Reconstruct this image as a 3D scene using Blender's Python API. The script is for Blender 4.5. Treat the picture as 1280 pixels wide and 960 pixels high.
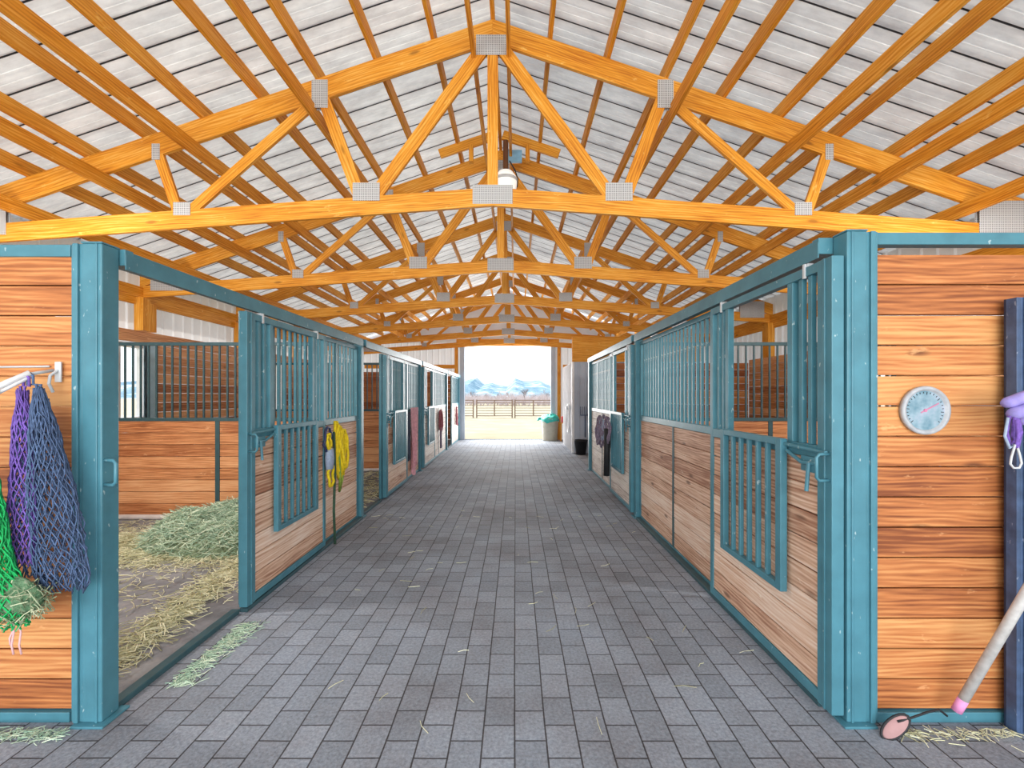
import bpy, bmesh, math, random
from mathutils import Vector, Matrix
random.seed(7)
for _o in list(bpy.data.objects):
    bpy.data.objects.remove(_o)
S = bpy.context.scene
COL = S.collection
PI = math.pi

# ------------------------------------------------------------------ camera
F = 572.0
VX, VY = 644.5, 494.5
CH = 1.62
cam_d = bpy.data.cameras.new('camera')
cam_d.sensor_width = 36.0
cam_d.lens = F / 1280 * 36.0
cam_d.shift_x = -(VX - 640) / 1280
cam_d.shift_y = (VY - 480) / 1280
cam_d.clip_start = 0.05
cam_d.clip_end = 2000
cam = bpy.data.objects.new('camera', cam_d)
cam.location = (0, 0, CH)
cam.rotation_euler = (PI / 2, 0, 0)
COL.objects.link(cam)
S.camera = cam

# ------------------------------------------------------------------ light
S.view_settings.view_transform = 'Standard'
S.view_settings.look = 'None'
S.view_settings.gamma = 1.0
S.view_settings.use_curve_mapping = False
S.view_settings.exposure = 0.5
SKY = 1.2
ROOF_T = 0.33                    # translucency added to the roof sheets to brighten the inside
w = bpy.data.worlds.new('sky')
S.world = w
w.use_nodes = True
nt = w.node_tree
nt.nodes.clear()
wo = nt.nodes.new('ShaderNodeOutputWorld')
bg = nt.nodes.new('ShaderNodeBackground')
tc = nt.nodes.new('ShaderNodeTexCoord')
sx = nt.nodes.new('ShaderNodeSeparateXYZ')
rp = nt.nodes.new('ShaderNodeValToRGB')
rp.color_ramp.elements[0].position = 0.0
rp.color_ramp.elements[0].color = (0.90, 0.96, 1.0, 1)
rp.color_ramp.elements[1].position = 0.6
rp.color_ramp.elements[1].color = (0.72, 0.86, 1.0, 1)
nt.links.new(tc.outputs['Generated'], sx.inputs[0])
nt.links.new(sx.outputs['Z'], rp.inputs[0])
nt.links.new(rp.outputs[0], bg.inputs[0])
bg.inputs[1].default_value = SKY
nt.links.new(bg.outputs[0], wo.inputs[0])


def lamp(name, kind, loc, energy, rot=(0, 0, 0), color=(1, 1, 1), **kw):
    d = bpy.data.lights.new(name, kind)
    d.energy = energy
    d.color = color
    for k, v in kw.items():
        setattr(d, k, v)
    o = bpy.data.objects.new(name, d)
    o.location = loc
    o.rotation_euler = rot
    COL.objects.link(o)
    return o


sd = Vector((0.85, -0.52, -0.72)).normalized()
sun = lamp('sun', 'SUN', (-20, 30, 30), 3.2, color=(1.0, 0.94, 0.84), angle=0.02)
sun.rotation_euler = sd.to_track_quat('-Z', 'Y').to_euler()
# daylight through the open entry behind the camera
lamp('entry_daylight', 'AREA', (-0.2, -4.6, 1.9), 470, (math.radians(94), 0, 0), (1.0, 0.98, 0.95), shape='RECTANGLE', size=9.5, size_y=3.6)
# daylight through the far doorway
lamp('doorway_daylight', 'AREA', (-0.28, 16.9, 1.75), 190, (math.radians(-92), 0, 0), (1.0, 0.98, 0.96), shape='RECTANGLE', size=3.0, size_y=3.2)

# fill lights added out of frame to brighten the first stall of each row
lamp('stall_fill', 'AREA', (-4.2, 3.1, 2.75), 62, (math.radians(42), 0, math.radians(-8)), (1.0, 0.95, 0.88), shape='DISK', size=0.5)
lamp('stall_fill', 'AREA', (3.9, 3.1, 2.75), 50, (math.radians(42), 0, math.radians(8)), (1.0, 0.95, 0.88), shape='DISK', size=0.5)

# ------------------------------------------------------------------ mesh helpers


class MB:
    """collects shapes with UVs in metres (u along the grain)."""

    def __init__(self):
        self.v, self.f, self.uv = [], [], []

    def face(self, pts, uvs):
        n = len(self.v)
        self.v += [tuple(p) for p in pts]
        self.f.append(tuple(range(n, n + len(pts))))
        self.uv += list(uvs)

    def hull(self, vs, fs, axis):
        """shared-vertex solid; UV: u along axis, v across."""
        n = len(self.v)
        ru, rv = random.uniform(0, 40), random.uniform(0, 40)
        axis = Vector(axis).normalized()
        vs = [Vector(p) for p in vs]
        self.v += [tuple(p) for p in vs]
        for f in fs:
            self.f.append(tuple(n + i for i in f))
            a, b, c = vs[f[0]], vs[f[1]], vs[f[2]]
            nn = (b - a).cross(c - a)
            nn = nn.normalized() if nn.length > 1e-12 else Vector((0, 0, 1))
            if abs(nn.dot(axis)) > 0.95:
                t = axis.orthogonal().normalized()
            else:
                t = axis
            q = nn.cross(t).normalized()
            k = int(max(range(3), key=lambda i: abs(nn[i])))
            for i in f:
                self.uv.append((vs[i].dot(t) + ru, vs[i].dot(q) + rv + 0.37 * k))

    def box(self, x0, x1, y0, y1, z0, z1, axis=None):
        vs = [(x0, y0, z0), (x1, y0, z0), (x1, y1, z0), (x0, y1, z0), (x0, y0, z1), (x1, y0, z1), (x1, y1, z1), (x0, y1, z1)]
        fs = [(0, 3, 2, 1), (4, 5, 6, 7), (0, 1, 5, 4), (1, 2, 6, 5), (2, 3, 7, 6), (3, 0, 4, 7)]
        if axis is None:
            d = (abs(x1 - x0), abs(y1 - y0), abs(z1 - z0))
            k = d.index(max(d))
            axis = [(1, 0, 0), (0, 1, 0), (0, 0, 1)][k]
        self.hull(vs, fs, axis)
        return self

    def cbox(self, c, s, axis=None):
        return self.box(c[0] - s[0] / 2, c[0] + s[0] / 2, c[1] - s[1] / 2, c[1] + s[1] / 2, c[2] - s[2] / 2, c[2] + s[2] / 2, axis)

    def beam(self, p0, p1, wid, thk, side=(0, 1, 0)):
        """wid across the beam in its plane, thk along 'side'."""
        p0, p1 = Vector(p0), Vector(p1)
        d = (p1 - p0).normalized()
        s = Vector(side)
        s = (s - d * s.dot(d)).normalized()
        u = d.cross(s)
        vs = []
        for p in (p0, p1):
            for a, b in ((-1, -1), (1, -1), (1, 1), (-1, 1)):
                vs.append(p + s * (a * thk / 2) + u * (b * wid / 2))
        fs = [(0, 1, 2, 3), (7, 6, 5, 4), (0, 4, 5, 1), (1, 5, 6, 2), (2, 6, 7, 3), (3, 7, 4, 0)]
        fs = [tuple(reversed(f)) for f in fs]
        self.hull(vs, fs, d)
        return self

    def prism_xz(self, poly, y0, y1, axis=(1, 0, 0)):
        n = len(poly)
        vs = [(x, y0, z) for x, z in poly] + [(x, y1, z) for x, z in poly]
        fs = [tuple(range(n)), tuple(reversed(range(n, 2 * n)))]
        for i in range(n):
            j = (i + 1) % n
            fs.append((j, i, n + i, n + j))
        self.hull(vs, fs, axis)
        return self

    def tube(self, pts, r, n=6, closed=False):
        pts = [Vector(p) for p in pts]
        m = len(pts)
        rs = r if isinstance(r, (list, tuple)) else [r] * m
        base = len(self.v)
        prev = None
        L = 0.0
        lens = []
        for i, p in enumerate(pts):
            if i:
                L += (p - pts[i - 1]).length
            lens.append(L)
            if closed:
                t = pts[(i + 1) % m] - pts[i - 1]
            else:
                t = pts[min(i + 1, m - 1)] - pts[max(i - 1, 0)]
            t = t.normalized() if t.length > 1e-9 else Vector((0, 0, 1))
            if prev is None:
                s = t.orthogonal().normalized()
            else:
                s = prev - t * prev.dot(t)
                s = s.normalized() if s.length > 1e-6 else t.orthogonal().normalized()
            prev = s
            u = t.cross(s)
            for k in range(n):
                a = 2 * PI * k / n
                self.v.append(tuple(p + (s * math.cos(a) + u * math.sin(a)) * rs[i]))
        segs = m if closed else m - 1
        for i in range(segs):
            j = (i + 1) % m
            for k in range(n):
                l = (k + 1) % n
                self.f.append((base + i * n + k, base + i * n + l, base + j * n + l, base + j * n + k))
                va, vb = k / n * 0.2, (k + 1) / n * 0.2
                self.uv += [(lens[i], va), (lens[i], vb), (lens[j], vb), (lens[j], va)]
        if not closed:
            self.f.append(tuple(base + k for k in reversed(range(n))))
            self.uv += [(0, 0)] * n
            self.f.append(tuple(base + (m - 1) * n + k for k in range(n)))
            self.uv += [(0, 0)] * n
        return self

    def lathe(self, prof, n=24, M=None):
        """prof: (r, z) pairs, about local z, moved by matrix M."""
        M = M or Matrix()
        base = len(self.v)
        for r, z in prof:
            for k in range(n):
                a = 2 * PI * k / n
                self.v.append(tuple(M @ Vector((r * math.cos(a), r * math.sin(a), z))))
        for i in range(len(prof) - 1):
            for k in range(n):
                l = (k + 1) % n
                self.f.append((base + i * n + k, base + i * n + l, base + (i + 1) * n + l, base + (i + 1) * n + k))
                self.uv += [(k / n, prof[i][1]), ((k + 1) / n, prof[i][1]), ((k + 1) / n, prof[i + 1][1]), (k / n, prof[i + 1][1])]
        for i, rev in ((0, True), (len(prof) - 1, False)):
            if prof[i][0] > 1e-6:
                ids = [base + i * n + k for k in range(n)]
                self.f.append(tuple(reversed(ids)) if rev else tuple(ids))
                self.uv += [(0, 0)] * n
        return self

    def build(self, name, mat, parent=None, bevel=0.0, smooth=False):
        me = bpy.data.meshes.new(name)
        me.from_pydata(self.v, [], self.f)
        uvl = me.uv_layers.new(name='UVMap')
        flat = [c for uv in self.uv for c in uv]
        uvl.data.foreach_set('uv', flat)
        me.materials.append(mat)
        if smooth:
            me.polygons.foreach_set('use_smooth', [True] * len(me.polygons))
        me.update()
        o = bpy.data.objects.new(name, me)
        COL.objects.link(o)
        if parent is not None:
            o.parent = parent
        if bevel > 0:
            b = o.modifiers.new('bevel', 'BEVEL')
            b.width = bevel
            b.segments = 2
            b.limit_method = 'ANGLE'
        return o


def thing(name, label, cat, loc=(0, 0, 0), group=None):
    o = bpy.data.objects.new(name, None)
    o.empty_display_size = 0.1
    COL.objects.link(o)
    o.location = loc
    return tag(o, label, cat, group)


def tag(o, label, cat, group=None, kind=None):
    o['label'] = label
    o['category'] = cat
    if group:
        o['group'] = group
    if kind:
        o['kind'] = kind
    return o


def struct(o, label=None, cat=None):
    o['kind'] = 'structure'
    if label:
        o['label'] = label
    if cat:
        o['category'] = cat
    return o


def dup(root, loc, label=None, group=None):
    r = root.copy()
    COL.objects.link(r)
    r.location = loc
    if label:
        r['label'] = label
    if group:
        r['group'] = group
    for ch in list(root.children):
        c = ch.copy()
        COL.objects.link(c)
        c.parent = r
        for g in list(ch.children):
            d = g.copy()
            COL.objects.link(d)
            d.parent = c
    return r


# ------------------------------------------------------------------ materials
def srgb(r, g, b):
    return tuple(((c / 255) / 12.92 if c / 255 <= 0.04045 else ((c / 255 + 0.055) / 1.055) ** 2.4) for c in (r, g, b)) + (1,)


class NT:
    def __init__(self, name):
        self.m = bpy.data.materials.new(name)
        self.m.use_nodes = True
        self.t = self.m.node_tree
        self.b = self.t.nodes['Principled BSDF']

    def n(self, typ, **kw):
        nd = self.t.nodes.new(typ)
        for k, v in kw.items():
            if k in nd.inputs.keys() if hasattr(nd.inputs, 'keys') else False:
                nd.inputs[k].default_value = v
            else:
                setattr(nd, k, v)
        return nd

    def l(self, a, b):
        self.t.links.new(a, b)

    def ramp(self, fac, stops):
        r = self.t.nodes.new('ShaderNodeValToRGB')
        e = r.color_ramp.elements
        e[0].position, e[0].color = stops[0]
        e[1].position, e[1].color = stops[-1]
        for p, c in stops[1:-1]:
            x = e.new(p)
            x.color = c
        self.l(fac, r.inputs[0])
        return r.outputs[0]

    def mix(self, fac, a, b, mode='MIX'):
        m = self.t.nodes.new('ShaderNodeMix')
        m.data_type = 'RGBA'
        m.blend_type = mode
        for sock, v in ((m.inputs[0], fac), (m.inputs[6], a), (m.inputs[7], b)):
            if isinstance(v, bpy.types.NodeSocket):
                self.l(v, sock)
            else:
                sock.default_value = v
        return m.outputs[2]

    def mapping(self, src, scale):
        tc = self.t.nodes.new('ShaderNodeTexCoord')
        mp = self.t.nodes.new('ShaderNodeMapping')
        mp.inputs['Scale'].default_value = scale
        self.l(tc.outputs[src], mp.inputs[0])
        return mp.outputs[0]

    def noise(self, vec, scale, detail=3, rough=0.55):
        x = self.t.nodes.new('ShaderNodeTexNoise')
        x.inputs['Scale'].default_value = scale
        x.inputs['Detail'].default_value = detail
        x.inputs['Roughness'].default_value = rough
        self.l(vec, x.inputs['Vector'])
        return x.outputs[0]

    def bump(self, h, strength, dist=0.01):
        b = self.t.nodes.new('ShaderNodeBump')
        b.inputs['Strength'].default_value = strength
        b.inputs['Distance'].default_value = dist
        self.l(h, b.inputs['Height'])
        self.l(b.outputs[0], self.b.inputs['Normal'])

    def done(self, color, rough=0.6, metal=0.0, spec=0.4):
        if isinstance(color, bpy.types.NodeSocket):
            self.l(color, self.b.inputs['Base Color'])
        else:
            self.b.inputs['Base Color'].default_value = color
        self.b.inputs['Roughness'].default_value = rough
        self.b.inputs['Metallic'].default_value = metal
        self.b.inputs['Specular IOR Level'].default_value = spec
        return self.m


def wood(name, dark, mid, light, knots=0.5, tint=0.35, rough=0.6, pale=0.45):
    """sawn boards: grain along u, every board (mesh island) with its own tone."""
    t = NT(name)
    uv = t.mapping('UV', (1, 1, 1))
    g = t.n('ShaderNodeNewGeometry')
    # wavy flame grain
    warp = t.noise(t.mapping('UV', (1.3, 7, 1)), 1.0, 2)
    sep = t.n('ShaderNodeSeparateXYZ')
    t.l(uv, sep.inputs[0])
    mul = t.n('ShaderNodeMath', operation='MULTIPLY_ADD')
    t.l(warp, mul.inputs[0])
    mul.inputs[1].default_value = 0.10
    t.l(sep.outputs['Y'], mul.inputs[2])
    ring = t.n('ShaderNodeMath', operation='MULTIPLY')
    t.l(mul.outputs[0], ring.inputs[0])
    ring.inputs[1].default_value = 260.0
    sn = t.n('ShaderNodeMath', operation='SINE')
    t.l(ring.outputs[0], sn.inputs[0])
    half = t.n('ShaderNodeMath', operation='MULTIPLY_ADD')
    t.l(sn.outputs[0], half.inputs[0])
    half.inputs[1].default_value = 0.09
    half.inputs[2].default_value = 0.0
    fine = t.noise(t.mapping('UV', (2.2, 45, 1)), 1.0, 4, 0.6)
    add = t.n('ShaderNodeMath', operation='ADD')
    t.l(half.outputs[0], add.inputs[0])
    t.l(fine, add.inputs[1])
    blotch = t.noise(t.mapping('UV', (1.1, 3.5, 1)), 1.0, 3)
    m2 = t.n('ShaderNodeMath', operation='MULTIPLY_ADD')
    t.l(blotch, m2.inputs[0])
    m2.inputs[1].default_value = 0.55
    t.l(add.outputs[0], m2.inputs[2])
    isl = t.n('ShaderNodeMath', operation='MULTIPLY_ADD')
    t.l(g.outputs['Random Per Island'], isl.inputs[0])
    isl.inputs[1].default_value = tint
    isl.inputs[2].default_value = -0.27 - tint / 2
    s2 = t.n('ShaderNodeMath', operation='ADD')
    t.l(m2.outputs[0], s2.inputs[0])
    t.l(isl.outputs[0], s2.inputs[1])
    col = t.ramp(s2.outputs[0], [(0.2, dark), (0.5, mid), (0.82, light)])
    if knots > 0:
        vo = t.n('ShaderNodeTexVoronoi')
        vo.inputs['Scale'].default_value = 1.0
        t.l(t.mapping('UV', (1.6, 5.2, 1)), vo.inputs['Vector'])
        k = t.ramp(vo.outputs['Distance'], [(0.05, (1, 1, 1, 1)), (0.12, (0, 0, 0, 1))])
        kk = t.n('ShaderNodeMath', operation='MULTIPLY')
        t.l(k, kk.inputs[0])
        kk.inputs[1].default_value = knots
        col = t.mix(kk.outputs[0], col, tuple(c * 0.35 for c in dark[:3]) + (1,))
    pn = t.noise(t.mapping('UV', (4.5, 11, 1)), 1.0, 4, 0.7)
    pk = t.ramp(pn, [(0.63, (0, 0, 0, 1)), (0.70, (pale, pale, pale, 1))])
    col = t.mix(pk, col, tuple(min(1, c * 1.25 + 0.06) for c in light[:3]) + (1,))
    t.bump(fine, 0.15, 0.004)
    return t.done(col, rough)


M = {}
M['lumber'] = wood('lumber', srgb(186, 108, 16), srgb(226, 154, 44), srgb(244, 194, 104), 0.6, 0.25)
M['lumber_dark'] = wood('purlin_lumber', srgb(190, 114, 18), srgb(228, 158, 46), srgb(244, 192, 96), 0.4, 0.2)
M['plank'] = wood('stained_plank', srgb(124, 66, 34), srgb(184, 114, 64), srgb(214, 156, 98), 0.7, 0.5)
M['plank_pale'] = wood('weathered_plank', srgb(158, 112, 88), srgb(214, 178, 152), srgb(238, 218, 202), 0.75, 0.5)
M['plank_brown'] = wood('interior_plank', srgb(146, 86, 50), srgb(208, 146, 98), srgb(232, 184, 138), 0.4, 0.45)
M['plank_white'] = wood('pale_bleached_plank', srgb(150, 130, 120), srgb(208, 196, 186), srgb(236, 230, 222), 0.5, 0.4)


def painted(name, col, var=0.12, rough=0.42, scale=9.0, chips=0.0, chip_col=(0.6, 0.7, 0.72, 1)):
    t = NT(name)
    nz = t.noise(t.mapping('Object', (1, 1, 1)), scale, 4)
    lo = tuple(c * (1 - var) for c in col[:3]) + (1,)
    hi = tuple(min(1, c * (1 + var)) for c in col[:3]) + (1,)
    c = t.ramp(nz, [(0.3, lo), (0.7, hi)])
    if chips:
        n2 = t.noise(t.mapping('Object', (1, 1, 0.5)), 38.0, 2)
        k = t.ramp(n2, [(0.70, (0, 0, 0, 1)), (0.74, (chips, chips, chips, 1))])
        c = t.mix(k, c, chip_col)
    return t.done(c, rough)


M['teal'] = painted('teal_paint', srgb(72, 126, 142), 0.14, 0.38, 7.0, 0.5)
M['teal_dark'] = painted('dark_teal_paint', srgb(52, 84, 92), 0.15, 0.5)
M['zinc'] = painted('zinc_metal', srgb(196, 200, 204), 0.1, 0.35)
M['white_paint'] = painted('white_paint', srgb(226, 228, 230), 0.06, 0.45)
M['siding'] = painted('white_steel_siding', srgb(226, 228, 232), 0.05, 0.4, 3.0)
_t = M['siding'].node_tree               # translucency added to the steel siding to brighten it, as on the roof
_b = _t.nodes['Principled BSDF']
_tr = _t.nodes.new('ShaderNodeBsdfTranslucent')
_tr.inputs['Color'].default_value = srgb(226, 230, 236)
_mx = _t.nodes.new('ShaderNodeMixShader')
_mx.inputs[0].default_value = 0.25
_t.links.new(_b.outputs[0], _mx.inputs[1])
_t.links.new(_tr.outputs[0], _mx.inputs[2])
_t.links.new(_mx.outputs[0], _t.nodes['Material Output'].inputs[0])
M['siding_grey'] = painted('grey_steel_siding', srgb(176, 188, 204), 0.06, 0.45, 3.0)
M['black'] = painted('black_rubber', srgb(34, 36, 40), 0.2, 0.6)
M['rack'] = painted('dark_blue_steel', srgb(66, 86, 118), 0.3, 0.45, 12.0, 0.5, (0.35, 0.4, 0.5, 1))
M['can_grey'] = painted('grey_plastic', srgb(176, 172, 156), 0.08, 0.55)
M['teal_bag'] = painted('teal_plastic', srgb(52, 176, 164), 0.15, 0.4)
M['red'] = painted('red_plastic', srgb(206, 60, 60), 0.1, 0.45)
M['pvc'] = painted('white_pipe', srgb(222, 222, 224), 0.08, 0.4)
M['pole'] = painted('worn_grey_pole', srgb(196, 194, 192), 0.16, 0.6, 30.0)
M['pink'] = painted('pink_tape', srgb(226, 150, 200), 0.08, 0.6)
M['pink_pad'] = painted('dusty_pink_pad', srgb(178, 140, 140), 0.15, 0.8)
M['lav'] = painted('lavender_cloth', srgb(150, 140, 206), 0.18, 0.9, 22.0)
M['purple'] = painted('purple_rope', srgb(112, 84, 166), 0.4, 0.85, 40.0)
M['navy'] = painted('navy_net_cord', srgb(76, 96, 130), 0.4, 0.85, 30.0)
M['green_cord'] = painted('green_net_cord', srgb(28, 168, 92), 0.35, 0.8, 30.0)
M['pink_string'] = painted('pale_pink_string', srgb(222, 176, 178), 0.12, 0.9)
M['yellow'] = painted('yellow_webbing', srgb(222, 196, 30), 0.22, 0.8, 40.0)
M['blue_grey_cloth'] = painted('blue_grey_fleece', srgb(150, 166, 190), 0.15, 0.95, 40.0)
M['lime'] = painted('lime_rope', srgb(132, 158, 62), 0.25, 0.85, 40.0)
M['green_dark'] = painted('dark_green_rope', srgb(50, 78, 60), 0.25, 0.85, 40.0)
M['mauve'] = painted('mauve_grey_strap', srgb(124, 112, 132), 0.35, 0.9, 35.0)
M['rose'] = painted('rose_cloth', srgb(222, 166, 178), 0.2, 0.95, 18.0)
M['maroon'] = painted('maroon_strap', srgb(150, 84, 92), 0.25, 0.9, 35.0)
M['pipe_dark'] = painted('rusty_pipe', srgb(140, 116, 100), 0.2, 0.6)
M['bark'] = painted('grey_bark', srgb(150, 138, 140), 0.2, 0.9)

# perforated nail plate
t = NT('nail_plate')
vo = t.n('ShaderNodeTexVoronoi')
vo.inputs['Scale'].default_value = 55.0
vo.inputs['Randomness'].default_value = 0.0
t.l(t.mapping('UV', (1, 1, 1)), vo.inputs['Vector'])
c = t.ramp(vo.outputs['Distance'], [(0.24, srgb(96, 96, 100)), (0.34, srgb(196, 198, 200))])
M['plate'] = t.done(c, 0.45, 0.0)

# galvanised roof sheet, mottled
t = NT('roof_sheet')
n1 = t.noise(t.mapping('Object', (1, 2.2, 1)), 3.0, 5, 0.65)
n2 = t.noise(t.mapping('Object', (0.5, 26, 0.5)), 1.0, 2)
c = t.ramp(n1, [(0.3, srgb(190, 187, 184)), (0.55, srgb(214, 212, 208)), (0.75, srgb(230, 228, 224))])
k = t.ramp(n2, [(0.35, (0.90, 0.90, 0.91, 1)), (0.65, (1, 1, 1, 1))])
c = t.mix(1.0, c, k, 'MULTIPLY')
M['roof'] = t.done(c, 0.5)
tr = t.n('ShaderNodeBsdfTranslucent')
t.l(c, tr.inputs['Color'])
mxs = t.n('ShaderNodeMixShader')
mxs.inputs[0].default_value = ROOF_T
t.l(t.b.outputs[0], mxs.inputs[1])
t.l(tr.outputs[0], mxs.inputs[2])
t.l(mxs.outputs[0], t.t.nodes['Material Output'].inputs[0])
M['seam'] = painted('roof_groove_shade', srgb(78, 78, 82), 0.15, 0.6)  # dark grey painted into the roof grooves for their shade

# concrete pavers in running bond along the aisle
t = NT('pavers')
tc_ = t.n('ShaderNodeTexCoord')
sp = t.n('ShaderNodeSeparateXYZ')
t.l(tc_.outputs['Object'], sp.inputs[0])
cb = t.n('ShaderNodeCombineXYZ')
t.l(sp.outputs['Y'], cb.inputs[0])
t.l(sp.outputs['X'], cb.inputs[1])
wn = t.n('ShaderNodeTexNoise')
wn.inputs['Scale'].default_value = 2.0
t.l(tc_.outputs['Object'], wn.inputs['Vector'])
vm = t.n('ShaderNodeVectorMath', operation='MULTIPLY_ADD')
t.l(wn.outputs[1], vm.inputs[0])
vm.inputs[1].default_value = (0.012, 0.012, 0)
t.l(cb.outputs[0], vm.inputs[2])
br = t.n('ShaderNodeTexBrick')
br.offset = 0.5
br.inputs['Scale'].default_value = 1.0
br.inputs['Brick Width'].default_value = 0.205
br.inputs['Row Height'].default_value = 0.15
br.inputs['Mortar Size'].default_value = 0.0045
br.inputs['Mortar Smooth'].default_value = 0.3
br.inputs['Bias'].default_value = 0.0
br.inputs['Color1'].default_value = srgb(134, 142, 152)
br.inputs['Color2'].default_value = srgb(152, 160, 171)
br.inputs['Mortar'].default_value = srgb(70, 70, 74)
t.l(vm.outputs[0], br.inputs['Vector'])
stain = t.noise(tc_.outputs['Object'], 0.9, 5, 0.6)
sc_ = t.ramp(stain, [(0.34, (0.74, 0.68, 0.66, 1)), (0.5, (0.95, 0.94, 0.94, 1)), (0.7, (1.12, 1.14, 1.18, 1))])
c = t.mix(1.0, br.outputs['Color'], sc_, 'MULTIPLY')
grit = t.noise(tc_.outputs['Object'], 60.0, 3, 0.7)
gc = t.ramp(grit, [(0.3, (0.68, 0.68, 0.69, 1)), (0.7, (1.22, 1.22, 1.22, 1))])
c = t.mix(1.0, c, gc, 'MULTIPLY')
bh = t.n('ShaderNodeMath', operation='MULTIPLY_ADD')
t.l(br.outputs['Fac'], bh.inputs[0])
bh.inputs[1].default_value = -1.0
t.l(grit, bh.inputs[2])
t.bump(bh.outputs[0], 0.5, 0.006)
M['paver'] = t.done(c, 0.75, 0, 0.3)


def ground(name, stops, scale=2.0, bump=0.4):
    t = NT(name)
    n = t.noise(t.mapping('Object', (1, 1, 1)), scale, 8, 0.65)
    t.bump(n, bump, 0.05)
    return t.done(t.ramp(n, stops), 0.95, 0, 0.1)


M['dirt'] = ground('stall_dirt', [(0.3, srgb(100, 101, 105)), (0.5, srgb(134, 135, 140)), (0.7, srgb(164, 164, 165))], 2.4)
M['field'] = ground('pale_ground', [(0.3, srgb(186, 173, 146)), (0.55, srgb(200, 188, 162)), (0.7, srgb(212, 201, 178))], 0.6)
M['hill'] = ground('hazy_hill', [(0.35, srgb(112, 144, 162)), (0.52, srgb(150, 176, 190)), (0.60, srgb(206, 214, 220))], 0.09, 0.0)  # blue air haze put into the hill colours, with pale snow patches


def straw_mat(name, a, b, c):
    t = NT(name)
    g = t.n('ShaderNodeNewGeometry')
    return t.done(t.ramp(g.outputs['Random Per Island'], [(0.0, a), (0.5, b), (1.0, c)]), 0.8, 0, 0.2)


M['hay'] = straw_mat('green_hay', srgb(96, 112, 84), srgb(150, 164, 132), srgb(200, 204, 172))
M['straw'] = straw_mat('dry_straw', srgb(164, 162, 124), srgb(212, 212, 176), srgb(242, 242, 214))
M['hay_blue'] = straw_mat('grey_green_hay', srgb(134, 166, 146), srgb(184, 208, 184), srgb(226, 236, 214))
M['hay_core'] = ground('hay_mass', [(0.3, srgb(104, 124, 98)), (0.7, srgb(160, 178, 146))], 30.0, 0.8)
M['netted_hay'] = ground('netted_hay', [(0.3, srgb(70, 110, 80)), (0.55, srgb(120, 156, 120)), (0.75, srgb(206, 206, 180))], 40.0, 0.8)
t = NT('lamp_glass')
t.b.inputs['Emission Color'].default_value = (1.0, 0.96, 0.9, 1)
t.b.inputs['Emission Strength'].default_value = 0.35
M['lamp'] = t.done(srgb(235, 232, 228), 0.3)

# ------------------------------------------------------------------ shell
RX = -0.23                       # ridge line
WL, WR = -5.78, 5.32             # side walls
Y0, Y1 = -1.6, 16.95
BAYL = [2.30, 6.10, 9.90, 13.70, 16.9]
BAYR = [2.30, 6.10, 9.95]


def roof_z(off):
    return 5.545 - 0.3386 * off


# floor: pavers over aisle and entry, dirt in the stalls
mb = MB()
mb.box(-2.10, 1.66, 2.3, 17.05, -0.12, 0.0)
mb.box(WL, WR, Y0 - 1.5, 2.3, -0.12, 0.0)
struct(mb.build('floor', M['paver']))
mb = MB()
mb.box(WL, -2.10, 2.3, Y1, -0.12, -0.005)
mb.box(1.66, WR, 2.3, Y1, -0.12, -0.005)
struct(mb.build('floor_stalls', M['dirt']))

# roof sheets with grooves every 0.305 m running down the slope
mb = MB()
seam = []
prof = []
y = Y0
while y < Y1 - 0.3:
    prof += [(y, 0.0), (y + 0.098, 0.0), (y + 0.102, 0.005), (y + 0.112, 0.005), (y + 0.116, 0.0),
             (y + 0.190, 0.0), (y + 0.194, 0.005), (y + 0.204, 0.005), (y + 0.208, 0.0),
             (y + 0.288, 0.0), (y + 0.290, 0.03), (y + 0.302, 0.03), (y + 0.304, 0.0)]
    y += 0.305
prof.append((y, 0.0))
for sgn in (-1, 1):
    for (ya, ha), (yb, hb) in zip(prof[:-1], prof[1:]):
        if yb - ya < 1e-6:
            continue
        xa, xb = RX, RX + sgn * 6.35
        za, zb = roof_z(0), roof_z(6.35)
        pts = [(xa, ya, za + ha), (xb, ya, zb + ha), (xb, yb, zb + hb), (xa, yb, za + hb)]
        if sgn < 0:
            pts.reverse()
        mb.face(pts, [(0, 0)] * 4)
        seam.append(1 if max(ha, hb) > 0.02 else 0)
o = struct(mb.build('ceiling', M['roof']))
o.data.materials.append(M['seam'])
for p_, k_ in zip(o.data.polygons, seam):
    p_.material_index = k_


def siding(mb, axis, c, a0, a1, z0, z1, pitch=0.23, depth=0.02, thick=0.03):
    """ribbed steel sheet in the plane x=c (axis 'x') or y=c (axis 'y'); ribs stand on the minus side when depth<0."""
    prof = []
    a = a0
    while a < a1 - 1e-4:
        for da, h in ((0, 0), (pitch * 0.68, 0), (pitch * 0.76, depth), (pitch * 0.92, depth)):
            if a + da < a1:
                prof.append((a + da, h))
        a += pitch
    prof.append((a1, 0))
    P = (lambda s, h, z: (c + h, s, z)) if axis == 'x' else (lambda s, h, z: (s, c + h, z))
    for (sa, ha), (sb, hb) in zip(prof[:-1], prof[1:]):
        mb.face([P(sa, ha, z0), P(sb, hb, z0), P(sb, hb, z1), P(sa, ha, z1)], [(0, 0)] * 4)
    return mb


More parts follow.
